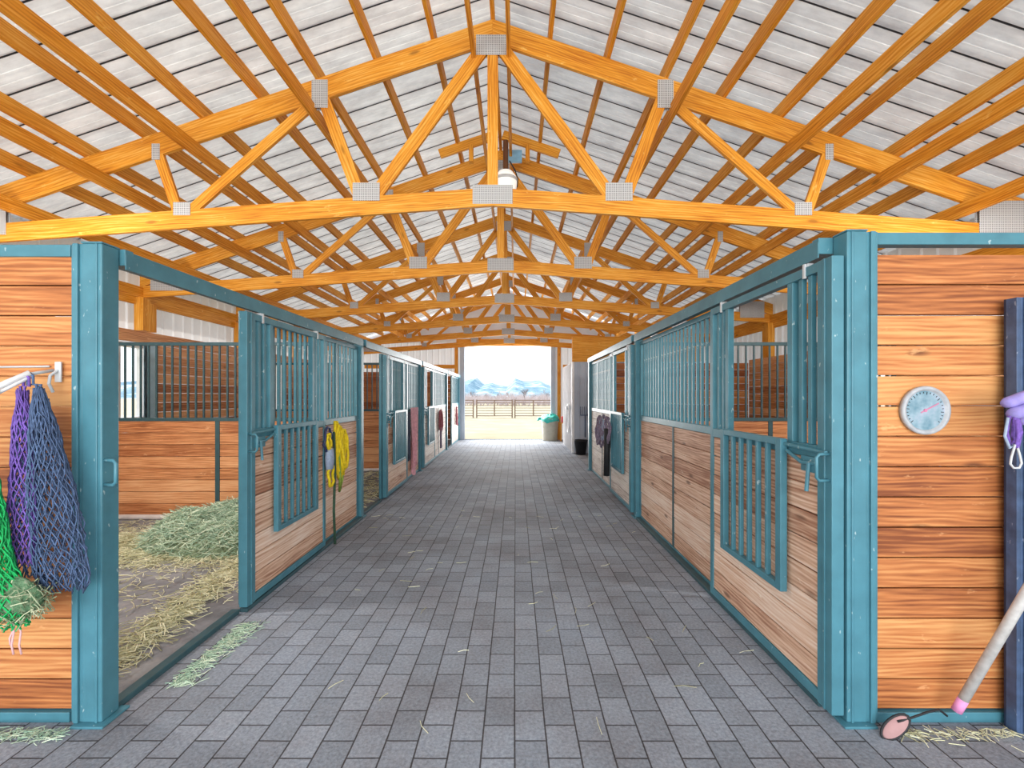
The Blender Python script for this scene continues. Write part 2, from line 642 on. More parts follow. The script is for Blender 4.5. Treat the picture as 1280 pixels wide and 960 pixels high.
# side walls with a window in each stall
LWIN = [(2.75, 3.75), (6.16, 7.08), (10.05, 11.05), (13.80, 14.18)]
RWIN = [(2.75, 3.75), (6.16, 6.86)]
WZ0, WZ1 = 1.24, 2.40
for side, cx, dep, wins in (('left', WL, 0.02, LWIN), ('right', WR, -0.02, RWIN)):
    mb = MB()
    edges = [Y0]
    for a, b in wins:
        edges += [a, b]
    edges.append(Y1)
    top = 3.72
    for i in range(0, len(edges), 2):
        siding(mb, 'x', cx, edges[i], edges[i + 1], 0.0, top, depth=dep)
    for a, b in wins:
        siding(mb, 'x', cx, a, b, 0.0, WZ0, depth=dep)
        siding(mb, 'x', cx, a, b, WZ1, top, depth=dep)
    struct(mb.build('wall_' + side, M['siding']))

# end gable wall round the doorway
DX0, DX1, DZ = -1.88, 1.30, 3.46
mb = MB()
siding(mb, 'y', Y1, WL, DX0, 0, 3.60, depth=-0.02)
siding(mb, 'y', Y1, DX1, WR, 0, 3.60, depth=-0.02)
siding(mb, 'y', Y1, DX0, DX1, DZ, 3.60, depth=-0.02)
n = 40
for i in range(n):
    xa = WL + (WR - WL) * i / n
    xb = WL + (WR - WL) * (i + 1) / n
    za, zb = roof_z(abs(xa - RX)), roof_z(abs(xb - RX))
    if max(za, zb) > 3.6:
        for yy in (Y1, Y1 + 0.03):
            mb.face([(xa, yy, 3.6), (xb, yy, 3.6), (xb, yy, max(3.6, zb)), (xa, yy, max(3.6, za))], [(0, 0)] * 4)
struct(mb.build('wall_back', M['siding']))

# windows: frame and mullion
for i, (cx, s, wins) in enumerate(((WL, 1, LWIN), (WR, -1, RWIN))):
    for j, (a, b) in enumerate(wins):
        mb = MB()
        x0, x1 = cx - 0.04 * s, cx + 0.07 * s
        x0, x1 = min(x0, x1), max(x0, x1)
        mb.box(x0, x1, a, a + 0.06, WZ0, WZ1).box(x0, x1, b - 0.06, b, WZ0, WZ1)
        mb.box(x0, x1, a, b, WZ0, WZ0 + 0.06).box(x0, x1, a, b, WZ1 - 0.06, WZ1)
        mb.box(x0 + 0.02, x1 - 0.02, (a + b) / 2 - 0.02, (a + b) / 2 + 0.02, WZ0, WZ1)
        o = struct(mb.build('window_%d' % (i * 4 + j + 1), M['white_paint']))

# doorway trim: jamb posts and header at the far end
mb = MB()
mb.box(DX0 - 0.16, DX0, Y1 - 0.16, Y1 + 0.06, 0, DZ)
mb.build('trim_1', M['siding_grey'])['kind'] = 'structure'
mb = MB()
mb.box(DX1, DX1 + 0.16, Y1 - 0.16, Y1 + 0.06, 0, DZ)
mb.build('trim_2', M['siding_grey'])['kind'] = 'structure'
mb = MB()
mb.box(DX0 - 0.3, DX1 + 0.3, Y1 - 0.12, Y1 - 0.03, DZ, DZ + 0.24)
mb.build('trim_3', M['lumber_dark'])['kind'] = 'structure'

# ------------------------------------------------------------------ roof frame
TD = [4.60, 7.04, 9.48, 11.92, 14.36, 16.78]
OFF_T = 5.62
ordn = ['first', 'second', 'third', 'fourth', 'fifth', 'sixth', 'seventh', 'eighth', 'ninth', 'tenth']


def bc(off):                     # bottom chord centre height
    return 3.614 - 0.073 * off


def make_truss():
    r = thing('roof_truss', '', 'truss', (RX, TD[0], 0), 'roof trusses of the barn')
    hy = 0.02
    for s in (-1, 1):
        p = [(0, 5.165), (0, 5.39), (OFF_T * s, 5.39 - 0.3386 * OFF_T), (OFF_T * s, 5.165 - 0.34 * OFF_T)]
        if s > 0:
            p.reverse()
        MB().prism_xz(p, -hy, hy, (s, 0, -0.3386)).build('top_chord', M['lumber'], r, 0.003)
        p = [(0, 3.522), (0, 3.706), (5.5 * s, bc(5.5) + 0.092), (5.5 * s, bc(5.5) - 0.092)]
        if s > 0:
            p.reverse()
        MB().prism_xz(p, -hy, hy, (s, 0, -0.073)).build('bottom_chord', M['lumber'], r, 0.003)
        for (a, b, wd) in (((0.10, 5.10), (1.20, 3.60), 0.13), ((1.33, 3.60), (1.72, 4.66), 0.12), ((1.78, 4.58), (3.07, 3.44), 0.10), ((3.15, 3.44), (3.36, 4.06), 0.10)):
            MB().beam((a[0] * s, 0, a[1]), (b[0] * s, 0, b[1]), wd, 0.038).build('web', M['lumber'], r, 0.003)
        for (o_, z_, w_, h_) in ((1.265, 3.66, 0.27, 0.18), (1.73, 4.64, 0.16, 0.28), (3.11, 3.49, 0.17, 0.13), (3.37, 4.06, 0.08, 0.16), (5.12, 3.40, 0.50, 0.34)):
            mb = MB()
            mb.cbox((o_ * s, -0.0225, z_), (w_, 0.004, h_))
            mb.cbox((o_ * s, 0.0225, z_), (w_, 0.004, h_))
            mb.build('nail_plate', M['plate'], r)
    MB().beam((0, 0, 3.6), (0, 0, 5.15), 0.105, 0.038).build('king_post', M['lumber'], r, 0.003)
    for z_, w_, h_ in ((3.634, 0.40, 0.19), (5.13, 0.33, 0.20)):
        mb = MB()
        mb.cbox((0, -0.0225, z_), (w_, 0.004, h_))
        mb.cbox((0, 0.0225, z_), (w_, 0.004, h_))
        mb.build('nail_plate', M['plate'], r)
    return r


truss = make_truss()
TL = ['orange wooden roof truss, first one seen when entering past the hay nets',
      'second orange roof truss in from the entry, behind the first one',
      'third orange roof truss in from the entry, over the yellow halter stalls',
      'fourth orange roof truss, third last before the far doorway',
      'fifth orange roof truss, second last before the far doorway',
      'last orange roof truss, against the end wall above the far doorway']
truss['label'] = TL[0]
for k in range(1, 6):
    dup(truss, (RX, TD[k], 0), TL[k])

# purlins over the trusses
for s, side in ((-1, 'the hay net slope'), (1, 'the round dial slope')):
    for k in range(1, 10):
        off = 0.58 * k + (0.02 if s < 0 else 0.0)
        x = RX + s * off
        zt = 5.39 - 0.3386 * off
        o = MB().box(-0.02, 0.02, Y0 + 0.1 - 4.0, Y1 - 0.05 - 4.0, 0.0, 0.145).build('roof_purlin', M['lumber_dark'], None, 0.003)
        o.location = (x, 4.0, zt + 0.002)
        tag(o, 'narrow orange roof purlin, %s out from the ridge on %s' % (ordn[k - 1], side), 'purlin', 'roof purlins under the metal sheets')
o = MB().box(-0.02, 0.02, Y0 + 0.1, Y1 - 0.05, 0, 0.13).build('ridge_board', M['lumber_dark'], None, 0.003)
o.location = (RX, 0, 5.392)
tag(o, 'orange ridge board along the peak of the roof', 'beam')

# longitudinal braces under the top chords
for s, side in ((-1, 'the hay net side'), (1, 'the round dial side')):
    for k, off in enumerate((1.80, 2.96, 3.87, 4.71)):
        x = RX + s * off
        zl = 5.165 - 0.34 * off
        o = MB().box(-0.02, 0.02, Y0 + 0.2, Y1 - 0.2, -0.14, 0.0).build('roof_brace', M['lumber'], None, 0.003)
        o.location = (x, 0, zl - 0.012)
        tag(o, 'long orange brace under the trusses, %s out from the ridge on %s' % (ordn[k], side), 'brace', 'long braces under the truss chords')
for s, off, lb in ((-1, 0.19, 'thin orange runner beside the king posts on the hay net side'), (1, 0.16, 'thin orange runner beside the king posts on the dial side')):
    o = MB().box(-0.02, 0.02, Y0 + 0.2, Y1 - 0.2, -0.09, 0.0).build('ridge_runner', M['lumber'], None, 0.003)
    o.location = (RX + s * off, 0, 5.165 - 0.34 * off - 0.015)
    tag(o, lb, 'brace')

# short framing round the roof vent between the first two trusses
vf = thing('roof_vent_frame', 'small orange vent frame with blue pane under ridge behind the first truss', 'vent', (RX, 6.5, 0))
for s in (-1, 1):
    MB().beam((0.05 * s, 0, 5.32), (0.85 * s, 0, 5.05), 0.13, 0.038).build('rafter', M['lumber_dark'], vf, 0.003)
    MB().box(0.40 * s - 0.03, 0.40 * s + 0.03, -0.04, 0.04, 4.93, 5.17).build('block', M['lumber_dark'], vf, 0.003)
MB().box(0.12, 0.32, -0.02, 0.02, 4.93, 5.1).build('pane', painted('blue_pane', srgb(130, 176, 206), 0.15, 0.2), vf)

# white lamp under the ridge
lp = thing('ridge_lamp', 'white round lamp hanging beside the king post of the first truss', 'lamp', (RX + 0.10, 6.0, 4.40))
MB().lathe([(0.0, -0.17), (0.08, -0.16), (0.135, -0.10), (0.15, 0.0), (0.14, 0.08), (0.09, 0.15), (0.05, 0.17), (0.0, 0.17)], 24).build('globe', M['lamp'], lp, 0, True)
MB().lathe([(0.153, 0.02), (0.158, 0.03), (0.158, 0.05), (0.150, 0.06)], 24).build('band', M['zinc'], lp, 0, True)
MB().tube([(0, 0, 0.16), (0, 0, 0.56)], 0.035, 10).build('stem', painted('brown_stem', srgb(96, 60, 36)), lp)
MB().tube([(0.05, 0, 0.3), (0.12, 0, 0.18), (0.16, -0.02, 0.05), (0.15, 0, -0.05)], 0.008, 6).build('cable', M['black'], lp)

# wall posts under every truss
for s, cx, side in ((1, WL, 'hay net side'), (-1, WR, 'dial side')):
    for k, d in enumerate(TD[:-1]):
        zb = 2.60 if (s > 0 and k == 1) else 0.0
        off = abs(cx + s * 0.11 - RX)
        ztop = 5.165 - 0.34 * off - 0.21
        r = thing('wall_post', 'orange timber post in the %s wall, carrying the %s truss' % (side, ordn[k]), 'post', (cx + s * 0.11, d, 0), 'timber posts of the outer walls')
        MB().box(-0.07, 0.07, -0.16, -0.02, zb, ztop).build('timber', M['lumber'], r, 0.004)
        MB().box(-0.05, 0.07, -0.02, 0.10, zb, ztop - 0.08).build('timber', M['lumber'], r, 0.004)
    o = MB().box(-0.02, 0.02, Y0, Y1 - 0.05, 3.0, 3.28).build('wall_girt', M['lumber'], None, 0.003)
    o.location = (cx + s * 0.05, 0, 0)
    tag(o, 'long orange girt board high on the %s wall under the eave' % side, 'board')

# girts and posts on the end wall
for k, (x0, x1, z) in enumerate(((WL + 0.2, DX0 - 0.35, 2.62), (DX1 + 0.45, WR - 0.2, 2.62))):
    o = MB().box(x0, x1, -0.04, 0.0, z, z + 0.14).build('end_wall_girt', M['lumber_dark'], None, 0.003)
    o.location = (0, Y1 - 0.03, 0)
    tag(o, 'orange girt board on the end wall, doorway\'s %s side' % ('hay net' if k == 0 else 'dial'), 'board')
for k, x in enumerate((DX0 - 0.30, DX1 + 0.30)):
    o = MB().box(x - 0.06, x + 0.06, -0.12, 0.0, 0, 3.5).build('door_post', M['lumber'], None, 0.003)
    o.location = (0, Y1 - 0.04, 0)
    tag(o, 'orange timber post beside the far doorway on the %s side' % ('hay net' if k == 0 else 'dial'), 'post')


# ------------------------------------------------------------------ stalls
def planks(mb, axis, c, thk, a0, a1, z0, z1, h=0.15, gap=0.007, split=0.0):
    """horizontal boards in plane x=c or y=c."""
    n_ = max(1, round((z1 - z0) / h))
    hh = (z1 - z0) / n_
    for i in range(n_):
        za, zb = z0 + i * hh + gap / 2, z0 + (i + 1) * hh - gap / 2
        cuts = [a0, a1]
        if split and random.random() < split and a1 - a0 > 0.8:
            cuts.insert(1, a0 + (a1 - a0) * random.uniform(0.3, 0.7))
        for u0, u1 in zip(cuts[:-1], cuts[1:]):
            jit = random.uniform(-0.0015, 0.0015)
            if axis == 'x':
                mb.box(c - thk / 2 + jit, c + thk / 2 + jit, u0, u1 - 0.001, za, zb, (0, 1, 0))
            else:
                mb.box(u0, u1 - 0.001, c - thk / 2 + jit, c + thk / 2 + jit, za, zb, (1, 0, 0))
    return mb


RAIL0, RAIL1 = 1.295, 1.36


def stall_post(x, y, h, s, label, front=False):
    """square steel post with a channel on one side and a base plate. s: +1 aisle lies on +x."""
    r = thing('stall_post', label, 'post', (x, y, 0), 'teal posts of the stall fronts')
    MB().box(-0.05, 0.05, -0.05, 0.05, 0.012, h).build('tube', M['teal'], r, 0.006)
    MB().box(-0.08, 0.08, -0.08, 0.08, 0.0, 0.012).build('base_plate', M['teal'], r, 0.002)
    MB().box(-0.052, 0.052, -0.052, 0.052, h, h + 0.008).build('cap', M['teal'], r, 0.002)
    if front:
        mb = MB()
        mb.box(-s * 0.05 - 0.055 if s > 0 else 0.05, -s * 0.05 if s > 0 else 0.105, -0.045, 0.045, 0.012, h - 0.002)
        xo = -s * 0.075
        mb.box(xo - 0.012, xo + 0.012, -0.058, -0.045, 0.012, h - 0.002)
        mb.box(s * 0.025 - 0.006, s * 0.025 + 0.006, -0.056, -0.048, 0.012, h - 0.002)
        mb.build('channel', M['teal'], r, 0.003)
    return r


def c_handle(root, p, out, h=0.13, r=0.008):
    """C shaped pull: p top root point, out vector."""
    p, o = Vector(p), Vector(out)
    q = p - Vector((0, 0, h))
    pts = [p, p + o * 0.8, p + o - Vector((0, 0, h * 0.12)), q + o + Vector((0, 0, h * 0.12)), q + o * 0.8, q]
    return MB().tube(pts, r, 8).build('handle', M['teal'], root, 0, True)


def stall_door(xp, y0, s, hs, label, W=1.42, mat='plank_pale', gate_open=True):
    """sliding door; y0 leading edge near the camera. s=+1: aisle on +x side. gate hangs open below its opening."""
    r = thing('stall_door', label, 'door', (xp, y0, 0), 'sliding doors of the horse stalls')
    top = hs - 0.12
    X = lambda a: a * s
    def bx(mb, a0, a1, u0, u1, z0, z1, axis=None):
        xa, xb = sorted((X(a0), X(a1)))
        return mb.box(xa, xb, u0, u1, z0, z1, axis)
    mb = MB()
    bx(mb, -0.03, 0.03, 0, 0.11, 0.045, top)
    bx(mb, 0.03, 0.036, 0.045, 0.065, 0.045, top)
    bx(mb, -0.025, 0.025, W - 0.05, W, 0.045, top)
    bx(mb, -0.025, 0.025, 0.11, W - 0.05, top - 0.05, top)
    bx(mb, -0.025, 0.025, 0.11, W - 0.05, RAIL0, RAIL1)
    bx(mb, -0.025, 0.025, 0.11, W - 0.05, 0.045, 0.10)
    mb.build('frame', M['teal'], r, 0.004)
    for u in (0.36, 1.14):
        MB().box(-0.022, 0.022, u - 0.025, u + 0.025, RAIL1, top - 0.05).build('stile', M['teal'], r, 0.004)
    mb = MB()
    planks(mb, 'x', -0.002 * s, 0.036, 0.11, W - 0.05, 0.10, RAIL0)
    mb.build('plank_panel', M[mat], r, 0.003)
    for u in (0.195, 0.275, 1.22, 1.30):
        MB().box(-0.014, 0.014, u - 0.016, u + 0.016, RAIL1, top - 0.05).build('bar', M['teal'], r, 0.003)
    # feed gate
    mb = MB()
    g0, g1, gz0, gz1 = 0.36, 1.13, 0.50, 1.375
    bx(mb, 0.035, 0.075, g0, g0 + 0.055, gz0, gz1)
    bx(mb, 0.035, 0.075, g1 - 0.055, g1, gz0, gz1)
    bx(mb, 0.035, 0.075, g0 + 0.055, g1 - 0.055, gz0, gz0 + 0.04)
    bx(mb, 0.035, 0.075, g0 + 0.055, g1 - 0.055, gz1 - 0.04, gz1)
    g = mb.build('feed_gate', M['teal'], r, 0.004)
    nb = 5
    for i in range(nb):
        u = g0 + 0.055 + (g1 - g0 - 0.11) * (i + 1) / (nb + 1)
        b = MB()
        bx(b, 0.042, 0.068, u - 0.013, u + 0.013, gz0 + 0.04, gz1 - 0.04)
        b.build('gate_bar', M['teal'], g, 0.003)
    # latch
    mb = MB()
    mb.tube([(X(0.045), 0.02, 1.335), (X(0.05), 0.36, 1.345)], 0.011, 8)
    mb.tube([(X(0.04), 0.10, 1.27), (X(0.055), 0.20, 1.265), (X(0.055), 0.33, 1.31)], 0.010, 8)
    mb.tube([(X(0.055), 0.14, 1.27), (X(0.06), 0.15, 1.12)], 0.010, 8)
    bx(mb, 0.025, 0.045, 0.10, 0.22, 1.22, 1.30)
    mb.build('latch', M['teal'], r, 0, False)
    c_handle(r, (X(0.03), 0.02, 1.33), (X(0.07), -0.012, 0))
    for u in (0.22, W - 0.2):
        mb = MB()
        bx(mb, -0.012, 0.02, u - 0.018, u + 0.018, top - 0.03, top + 0.02)
        bx(mb, 0.02, 0.032, u - 0.010, u + 0.010, top - 0.06, top + 0.018)
        mb.build('roller_bracket', M['zinc'], r, 0.002)
    return r


def track_header(xp, y0, y1, s, hs, label):
    r = thing('track_header', label, 'rail', (xp, y0, 0), 'teal track headers over the stall fronts')
    L = y1 - y0
    a, b = sorted((-0.06 * s, 0.055 * s))
    MB().box(a, b, 0.0, L, hs - 0.075, hs).build('box_rail', M['teal'], r, 0.006)
    xa, xb = sorted((0.055 * s, 0.061 * s))
    MB().box(xa, xb, 0.0, L, hs - 0.10, hs - 0.02).build('flange', M['teal'], r, 0.001)
    MB().box(a - 0.004, b + 0.004, -0.003, 0.05, hs - 0.08, hs + 0.004).build('end_cap', M['teal'], r, 0.003)
    return r


def front_panel(xp, y0, y1, s, hs, label, mat='plank_pale', mull=(0.45,)):
    r = thing('stall_screen', label, 'stall front', (xp, y0, 0), 'fixed barred fronts of the horse stalls')
    L = y1 - y0
    top = hs - 0.10
    mb = MB()
    mb.box(-0.022, 0.022, 0, 0.05, 0.02, top).box(-0.022, 0.022, L - 0.05, L, 0.02, top)
    mb.box(-0.022, 0.022, 0.05, L - 0.05, top - 0.045, top)
    mb.box(-0.028, 0.028, 0.05, L - 0.05, RAIL0, RAIL1)
    mb.box(-0.022, 0.022, 0.05, L - 0.05, 0.0, 0.045)
    mb.build('frame', M['teal'], r, 0.004)
    for m in mull:
        u = L * m
        MB().box(-0.024, 0.024, u - 0.022, u + 0.022, 0.045, RAIL0).build('mullion', M['teal_dark'], r, 0.003)
        u2 = u + 0.5
        if u2 < L - 0.3:
            MB().box(-0.018, 0.018, u2 - 0.02, u2 + 0.02, RAIL1, top - 0.045).build('stile', M['teal'], r, 0.003)
    mb = MB()
    planks(mb, 'x', 0, 0.034, 0.05, L - 0.05, 0.045, RAIL0, split=0.0)
    mb.build('plank_panel', M[mat], r, 0.003)
    n_ = round((L - 0.1) / 0.102)
    src = None
    for i in range(1, n_):
        u = 0.05 + (L - 0.1) * i / n_
        if src is None:
            src = MB().box(-0.011, 0.011, -0.013, 0.013, RAIL1, top - 0.045).build('bar', M['teal'], r)
            src.location = (0, u, 0)
        else:
            c_ = src.copy()
            COL.objects.link(c_)
            c_.parent = r
            c_.location = (0, u, 0)
    return r


def divider(x0, x1, y, label, h0=1.28, h1=2.33, stile=None, mat='plank_brown', solid=False, upper='plank'):
    r = thing('stall_divider', label, 'divider', (x0, y, 0), 'barred dividers between the stalls')
    L = x1 - x0
    mb = MB()
    planks(mb, 'y', 0, 0.038, 0.0, L, 0.03, h0, split=0.0)
    mb.build('plank_panel', M[mat], r, 0.003)
    if solid:
        mb = MB()
        planks(mb, 'y', 0, 0.038, 0.0, L, h0, h1)
        mb.build('plank_panel', M[upper], r, 0.003)
        return r
    mb = MB()
    mb.box(0, L, -0.022, 0.022, h0, h0 + 0.045).box(0, L, -0.022, 0.022, h1 - 0.045, h1)
    mb.box(0, 0.04, -0.02, 0.02, h0 + 0.045, h1 - 0.045).box(L - 0.04, L, -0.02, 0.02, h0 + 0.045, h1 - 0.045)
    mb.build('frame', M['teal_dark'], r, 0.003)
    st = stile if stile is not None else L * 0.5
    MB().box(st - 0.03, st + 0.03, -0.028, 0.028, 0.02, h0).build('stile', M['teal_dark'], r, 0.003)
    n_ = round(L / 0.105)
    src = None
    for i in range(1, n_):
        u = L * i / n_
        if src is None:
            src = MB().box(-0.010, 0.010, -0.010, 0.010, h0 + 0.045, h1 - 0.045).build('bar', M['teal_dark'], r)
            src.location = (u, 0, 0)
        else:
            c_ = src.copy()
            COL.objects.link(c_)
            c_.parent = r
            c_.location = (u, 0, 0)
    return r


HL, HR = 2.37, 2.43
PXL, PXR = -2.10, 1.66           # fixed fronts
DXL, DXR = -2.025, 1.585         # door planes

# posts
stall_post(-2.085, 2.30, HL, 1, 'teal corner post beside the hay nets', True)
stall_post(1.68, 2.30, HR, -1, 'teal corner post beside the round dial', True)
stall_post(-2.09, 6.10, HL, 1, 'teal post between first and second stall on the hay net side')
stall_post(-2.09, 9.90, HL, 1, 'teal post between second and third stall on the hay net side')
stall_post(-2.09, 13.70, HL, 1, 'teal post between third and fourth stall on the hay net side')
stall_post(-2.09, 16.70, HL, 1, 'last teal stall post on the hay net side, by the far doorway')
stall_post(1.64, 6.10, HR, -1, 'teal post between the two stalls on the round dial side')
stall_post(1.64, 9.97, HR, -1, 'last teal stall post before the grey steel room')

# headers
for k in range(4):
    track_header(-2.07, BAYL[k] + 0.06, [6.04, 9.84, 13.64, 16.64][k], 1, HL, 'teal header rail above the %s stall on the hay net side' % ordn[k])
for k in range(2):
    track_header(1.62, BAYR[k] + 0.06, [6.04, 9.91][k], -1, HR, 'teal header rail above the %s stall on the round dial side' % ordn[k])

# fixed fronts
front_panel(PXL, 3.50, 6.04, 1, HL, 'barred plank front of first hay net side stall, behind the open door', 'plank_pale', (0.52,))
front_panel(PXL, 7.10, 9.84, 1, HL, 'barred plank front of second hay net side stall, where rose cloths hang', 'plank_pale')
front_panel(PXL, 11.36, 13.64, 1, HL, 'barred plank front of third hay net side stall with maroon halter', 'plank_white')
front_panel(PXL, 14.90, 16.64, 1, HL, 'pale barred front of fourth hay net side stall by far doorway', 'plank_white', ())
front_panel(PXR, 3.72, 6.04, -1, HR, 'barred plank front between the open feed gate and middle post, dial side', 'plank_pale')
front_panel(PXR, 7.66, 9.91, -1, HR, 'bleached barred plank front at the far dial side stall', 'plank_white')
# doors
stall_door(DXL, 3.40, 1, HL, 'sliding stall door left open behind the yellow halter, its feed gate hanging')
stall_door(DXL, 7.06, 1, HL, 'open sliding door of the second hay net side stall')
stall_door(DXL, 9.97, 1, HL, 'closed sliding door of the third hay net side stall', mat='plank_white')
stall_door(DXR, 2.25, -1, HR, 'closed sliding stall door beside the corner post near the round dial')
stall_door(DXR, 6.17, -1, HR, 'closed sliding door of the far dial side stall with grey halters', mat='plank_white')

# floor guides across the open doorways
for y0_, y1_, lb in ((2.36, 3.40, 'dark floor guide across the first open stall doorway'), (6.16, 7.0, 'dark floor guide across the second open stall doorway'), (13.76, 14.8, 'dark floor guide across the fourth open stall doorway')):
    o = MB().box(-0.03, 0.03, 0, y1_ - y0_, 0.0, 0.035).build('floor_guide', M['teal_dark'], None, 0.004)
    o.location = (PXL + 0.02, y0_, 0)
    tag(o, lb, 'rail')
o = MB().box(-0.03, 0.03, 0, 3.6, 0.0, 0.03).build('floor_guide', M['teal_dark'], None, 0.004)
o.location = (DXR + 0.02, 2.38, 0)
tag(o, 'dark floor guide under the door and front near the round dial', 'rail')
o = MB().box(-0.03, 0.03, 0, 2.6, 0.0, 0.03).build('floor_guide', M['teal_dark'], None, 0.004)
o.location = (DXL - 0.01, 3.42, 0)
tag(o, 'dark floor guide under the open door by the yellow halter', 'rail')

# dividers
for y, lb, mt in ((6.10, 'brown plank divider with bars behind the green hay pile', 'plank_brown'), (9.90, 'barred plank divider seen through the second open stall doorway', 'plank_brown'), (13.70, 'tall solid plank divider between third and fourth hay net side stalls', 'plank_brown')):
    divider(WL + 0.26, -2.16, y, lb, stile=1.56, mat=mt, solid=y > 13)
divider(1.71, WR - 0.26, 6.10, 'barred plank divider seen through the opening of the feed gate door', mat='plank_brown')
divider(1.71, WR - 0.26, 9.97, 'tall solid plank divider ending the dial side stalls', mat='plank_brown', solid=True)
divider(WL + 0.26, -2.16, 16.72, 'tall orange plank divider against the end wall inside the fourth stall', mat='plank', solid=True)

# plank lining of the outer walls, with window cut-outs
for s, cx, wins, lb, top in ((1, WL, LWIN, 'brown plank lining of the outer wall on the hay net side', 2.58), (-1, WR, RWIN, 'brown plank lining of the outer wall on the dial side', 2.40)):
    mb = MB()
    ed = [2.36]
    for a, b in wins:
        ed += [a, b]
    ed.append(Y1 - 0.2 if s > 0 else 10.0)
    for i in range(0, len(ed), 2):
        planks(mb, 'x', 0, 0.035, ed[i], ed[i + 1], 0.03, WZ1)
    for a, b in wins:
        planks(mb, 'x', 0, 0.035, a, b, 0.03, WZ0)
    if top > WZ1 + 0.05:
        planks(mb, 'x', 0, 0.035, ed[0], ed[-1], WZ1 + 0.003, top)
    o = mb.build('wall_lining', M['plank_brown'], None, 0.003)
    o.location = (cx + s * 0.205, 0, 0)
    tag(o, lb, 'wall')
    o['kind'] = 'structure'

# plank ends of the stall rows, facing the camera
for side, x0, x1, hs, lb in (('l', WL + 0.05, -2.21, HL, 'orange plank end wall of the stalls behind the hay nets'), ('r', 1.785, WR - 0.05, HR, 'orange plank end wall of the stalls carrying the round dial')):
    r = thing('stall_end_panel', lb, 'end wall', (x0, 2.30, 0), 'plank end walls of the stall rows')
    L = x1 - x0
    mb = MB()
    planks(mb, 'y', 0.0, 0.036, 0, L, 0.055, hs - 0.105 if side == 'r' else hs - 0.05, 0.151, 0.007)
    mb.build('plank_panel', M['plank'], r, 0.003)
    MB().box(0, L, -0.03, 0.03, hs - 0.06, hs).build('top_rail', M['teal'], r, 0.004)
    MB().box(0, L, -0.035, 0.035, 0.0, 0.05).build('bottom_rail', M['teal'], r, 0.004)
c_handle(bpy.data.objects['stall_post'], (0.045, -0.03, 1.30), (0.075, -0.02, 0), 0.12, 0.009)

o = MB().box(-0.012, 0.012, 0.0, 0.22, WZ0, WZ1).box(-0.018, 0.012, 0.0, 0.03, WZ0, WZ1).box(-0.018, 0.012, 0.19, 0.22, WZ0, WZ1).build('window_shutter', painted('pale_teal_sheet', srgb(150, 184, 200), 0.1), None, 0.003)
o.location = (WL + 0.245, 6.83, 0)
tag(o, 'narrow pale teal shutter beside the window of the second hay net side stall', 'shutter')

# white base pipes along the dividers
for x0, x1, y, lb in ((-5.3, -3.05, 5.98, 'white pipe lying along the divider behind the hay pile'), (-4.4, -2.3, 9.78, 'white pipe along the divider in the second stall')):
    o = MB().tube([(0, 0, 0), (x1 - x0, 0, 0)], 0.035, 12).build('base_pipe', M['pvc'], None, 0, True)
    o.location = (x0, y, 0.032)
    tag(o, lb, 'pipe')

# ------------------------------------------------------------------ hay and straw


def straws(mb, n, sampler, lmin=0.05, lmax=0.14, r=0.0022, tilt=0.35):
    for _ in range(n):
        x, y, z = sampler()
        a = random.uniform(0, 2 * PI)
        e = random.uniform(-tilt, tilt)
        L = random.uniform(lmin, lmax)
        d = Vector((math.cos(a) * math.cos(e), math.sin(a) * math.cos(e), math.sin(e)))
        p = Vector((x, y, z))
        bend = Vector((random.uniform(-1, 1), random.uniform(-1, 1), random.uniform(-0.3, 0.6))) * L * 0.12
        mb.tube([p - d * L / 2, p + bend, p + d * L / 2], r, 3)
    return mb


def mound(cx, cy, rx, ry, h):
    def f(x, y):
        q = ((x - cx) / rx) ** 2 + ((y - cy) / ry) ** 2
        return h * max(0, 1 - q) ** 0.75 * (1 + 0.25 * math.sin(7 * x + 3 * y) * math.cos(5 * y))
    return f


hp = thing('hay_pile', 'green hay pile against the divider in the first open stall', 'hay', (-3.25, 5.25, 0))
f = mound(-3.18, 5.20, 0.96, 0.70, 0.34)
mb = MB()
N = 28
for i in range(N):
    for j in range(N):
        qs = []
        for a, b in ((i, j), (i + 1, j), (i + 1, j + 1), (i, j + 1)):
            x, y = -3.18 + 1.1 * (2 * a / N - 1), 5.20 + 0.8 * (2 * b / N - 1)
            qs.append((x + 3.25, y - 5.25, f(x, y) - 0.012))
        if max(q[2] for q in qs) > 0:
            mb.face(qs, [(0, 0)] * 4)
mb.build('hay_mass', M['hay_core'], hp, 0, True)


def samp_pile():
    while True:
        x, y = random.uniform(-4.1, -2.2), random.uniform(4.45, 5.95)
        z = f(x, y)
        if z > 0.01:
            return x + 3.25, y - 5.25, z + random.uniform(0, 0.05)


o = straws(MB(), 3400, samp_pile, 0.07, 0.2, 0.0035, 0.6).build('loose_hay', M['hay_blue'], hp)
o['kind'] = 'stuff'


def scatter(name, n, sampler, mat, label, cat, **kw):
    o = straws(MB(), n, sampler, **kw).build(name, mat)
    tag(o, label, cat, None, 'stuff')
    return o


def s_bed():
    while True:
        x, y = random.uniform(-5.2, -2.25), random.uniform(2.6, 5.9)
        # band of bedding before the pile and a drift along the doorway
        b1 = math.exp(-((y - 4.9 - 0.12 * (x + 3.5)) / 0.5) ** 2)
        b2 = math.exp(-((x + 2.42 + 0.12 * (y - 2.6)) / 0.13) ** 2) * (y < 4.5)
        if f(x, y) > 0.03:
            continue
        if random.random() < max(b1, b2 * 0.9, 0.05):
            return x, y, random.uniform(0.0, 0.035)


scatter('straw_bedding', 7500, s_bed, M['straw'], 'loose pale straw bedding on the floor of the first open stall', 'straw', r=0.0028, lmin=0.05, lmax=0.15)


def s_aisle():
    x = -1.93 + abs(random.gauss(0, 0.06))
    return x, random.uniform(2.55, 3.25), random.uniform(0.002, 0.012)


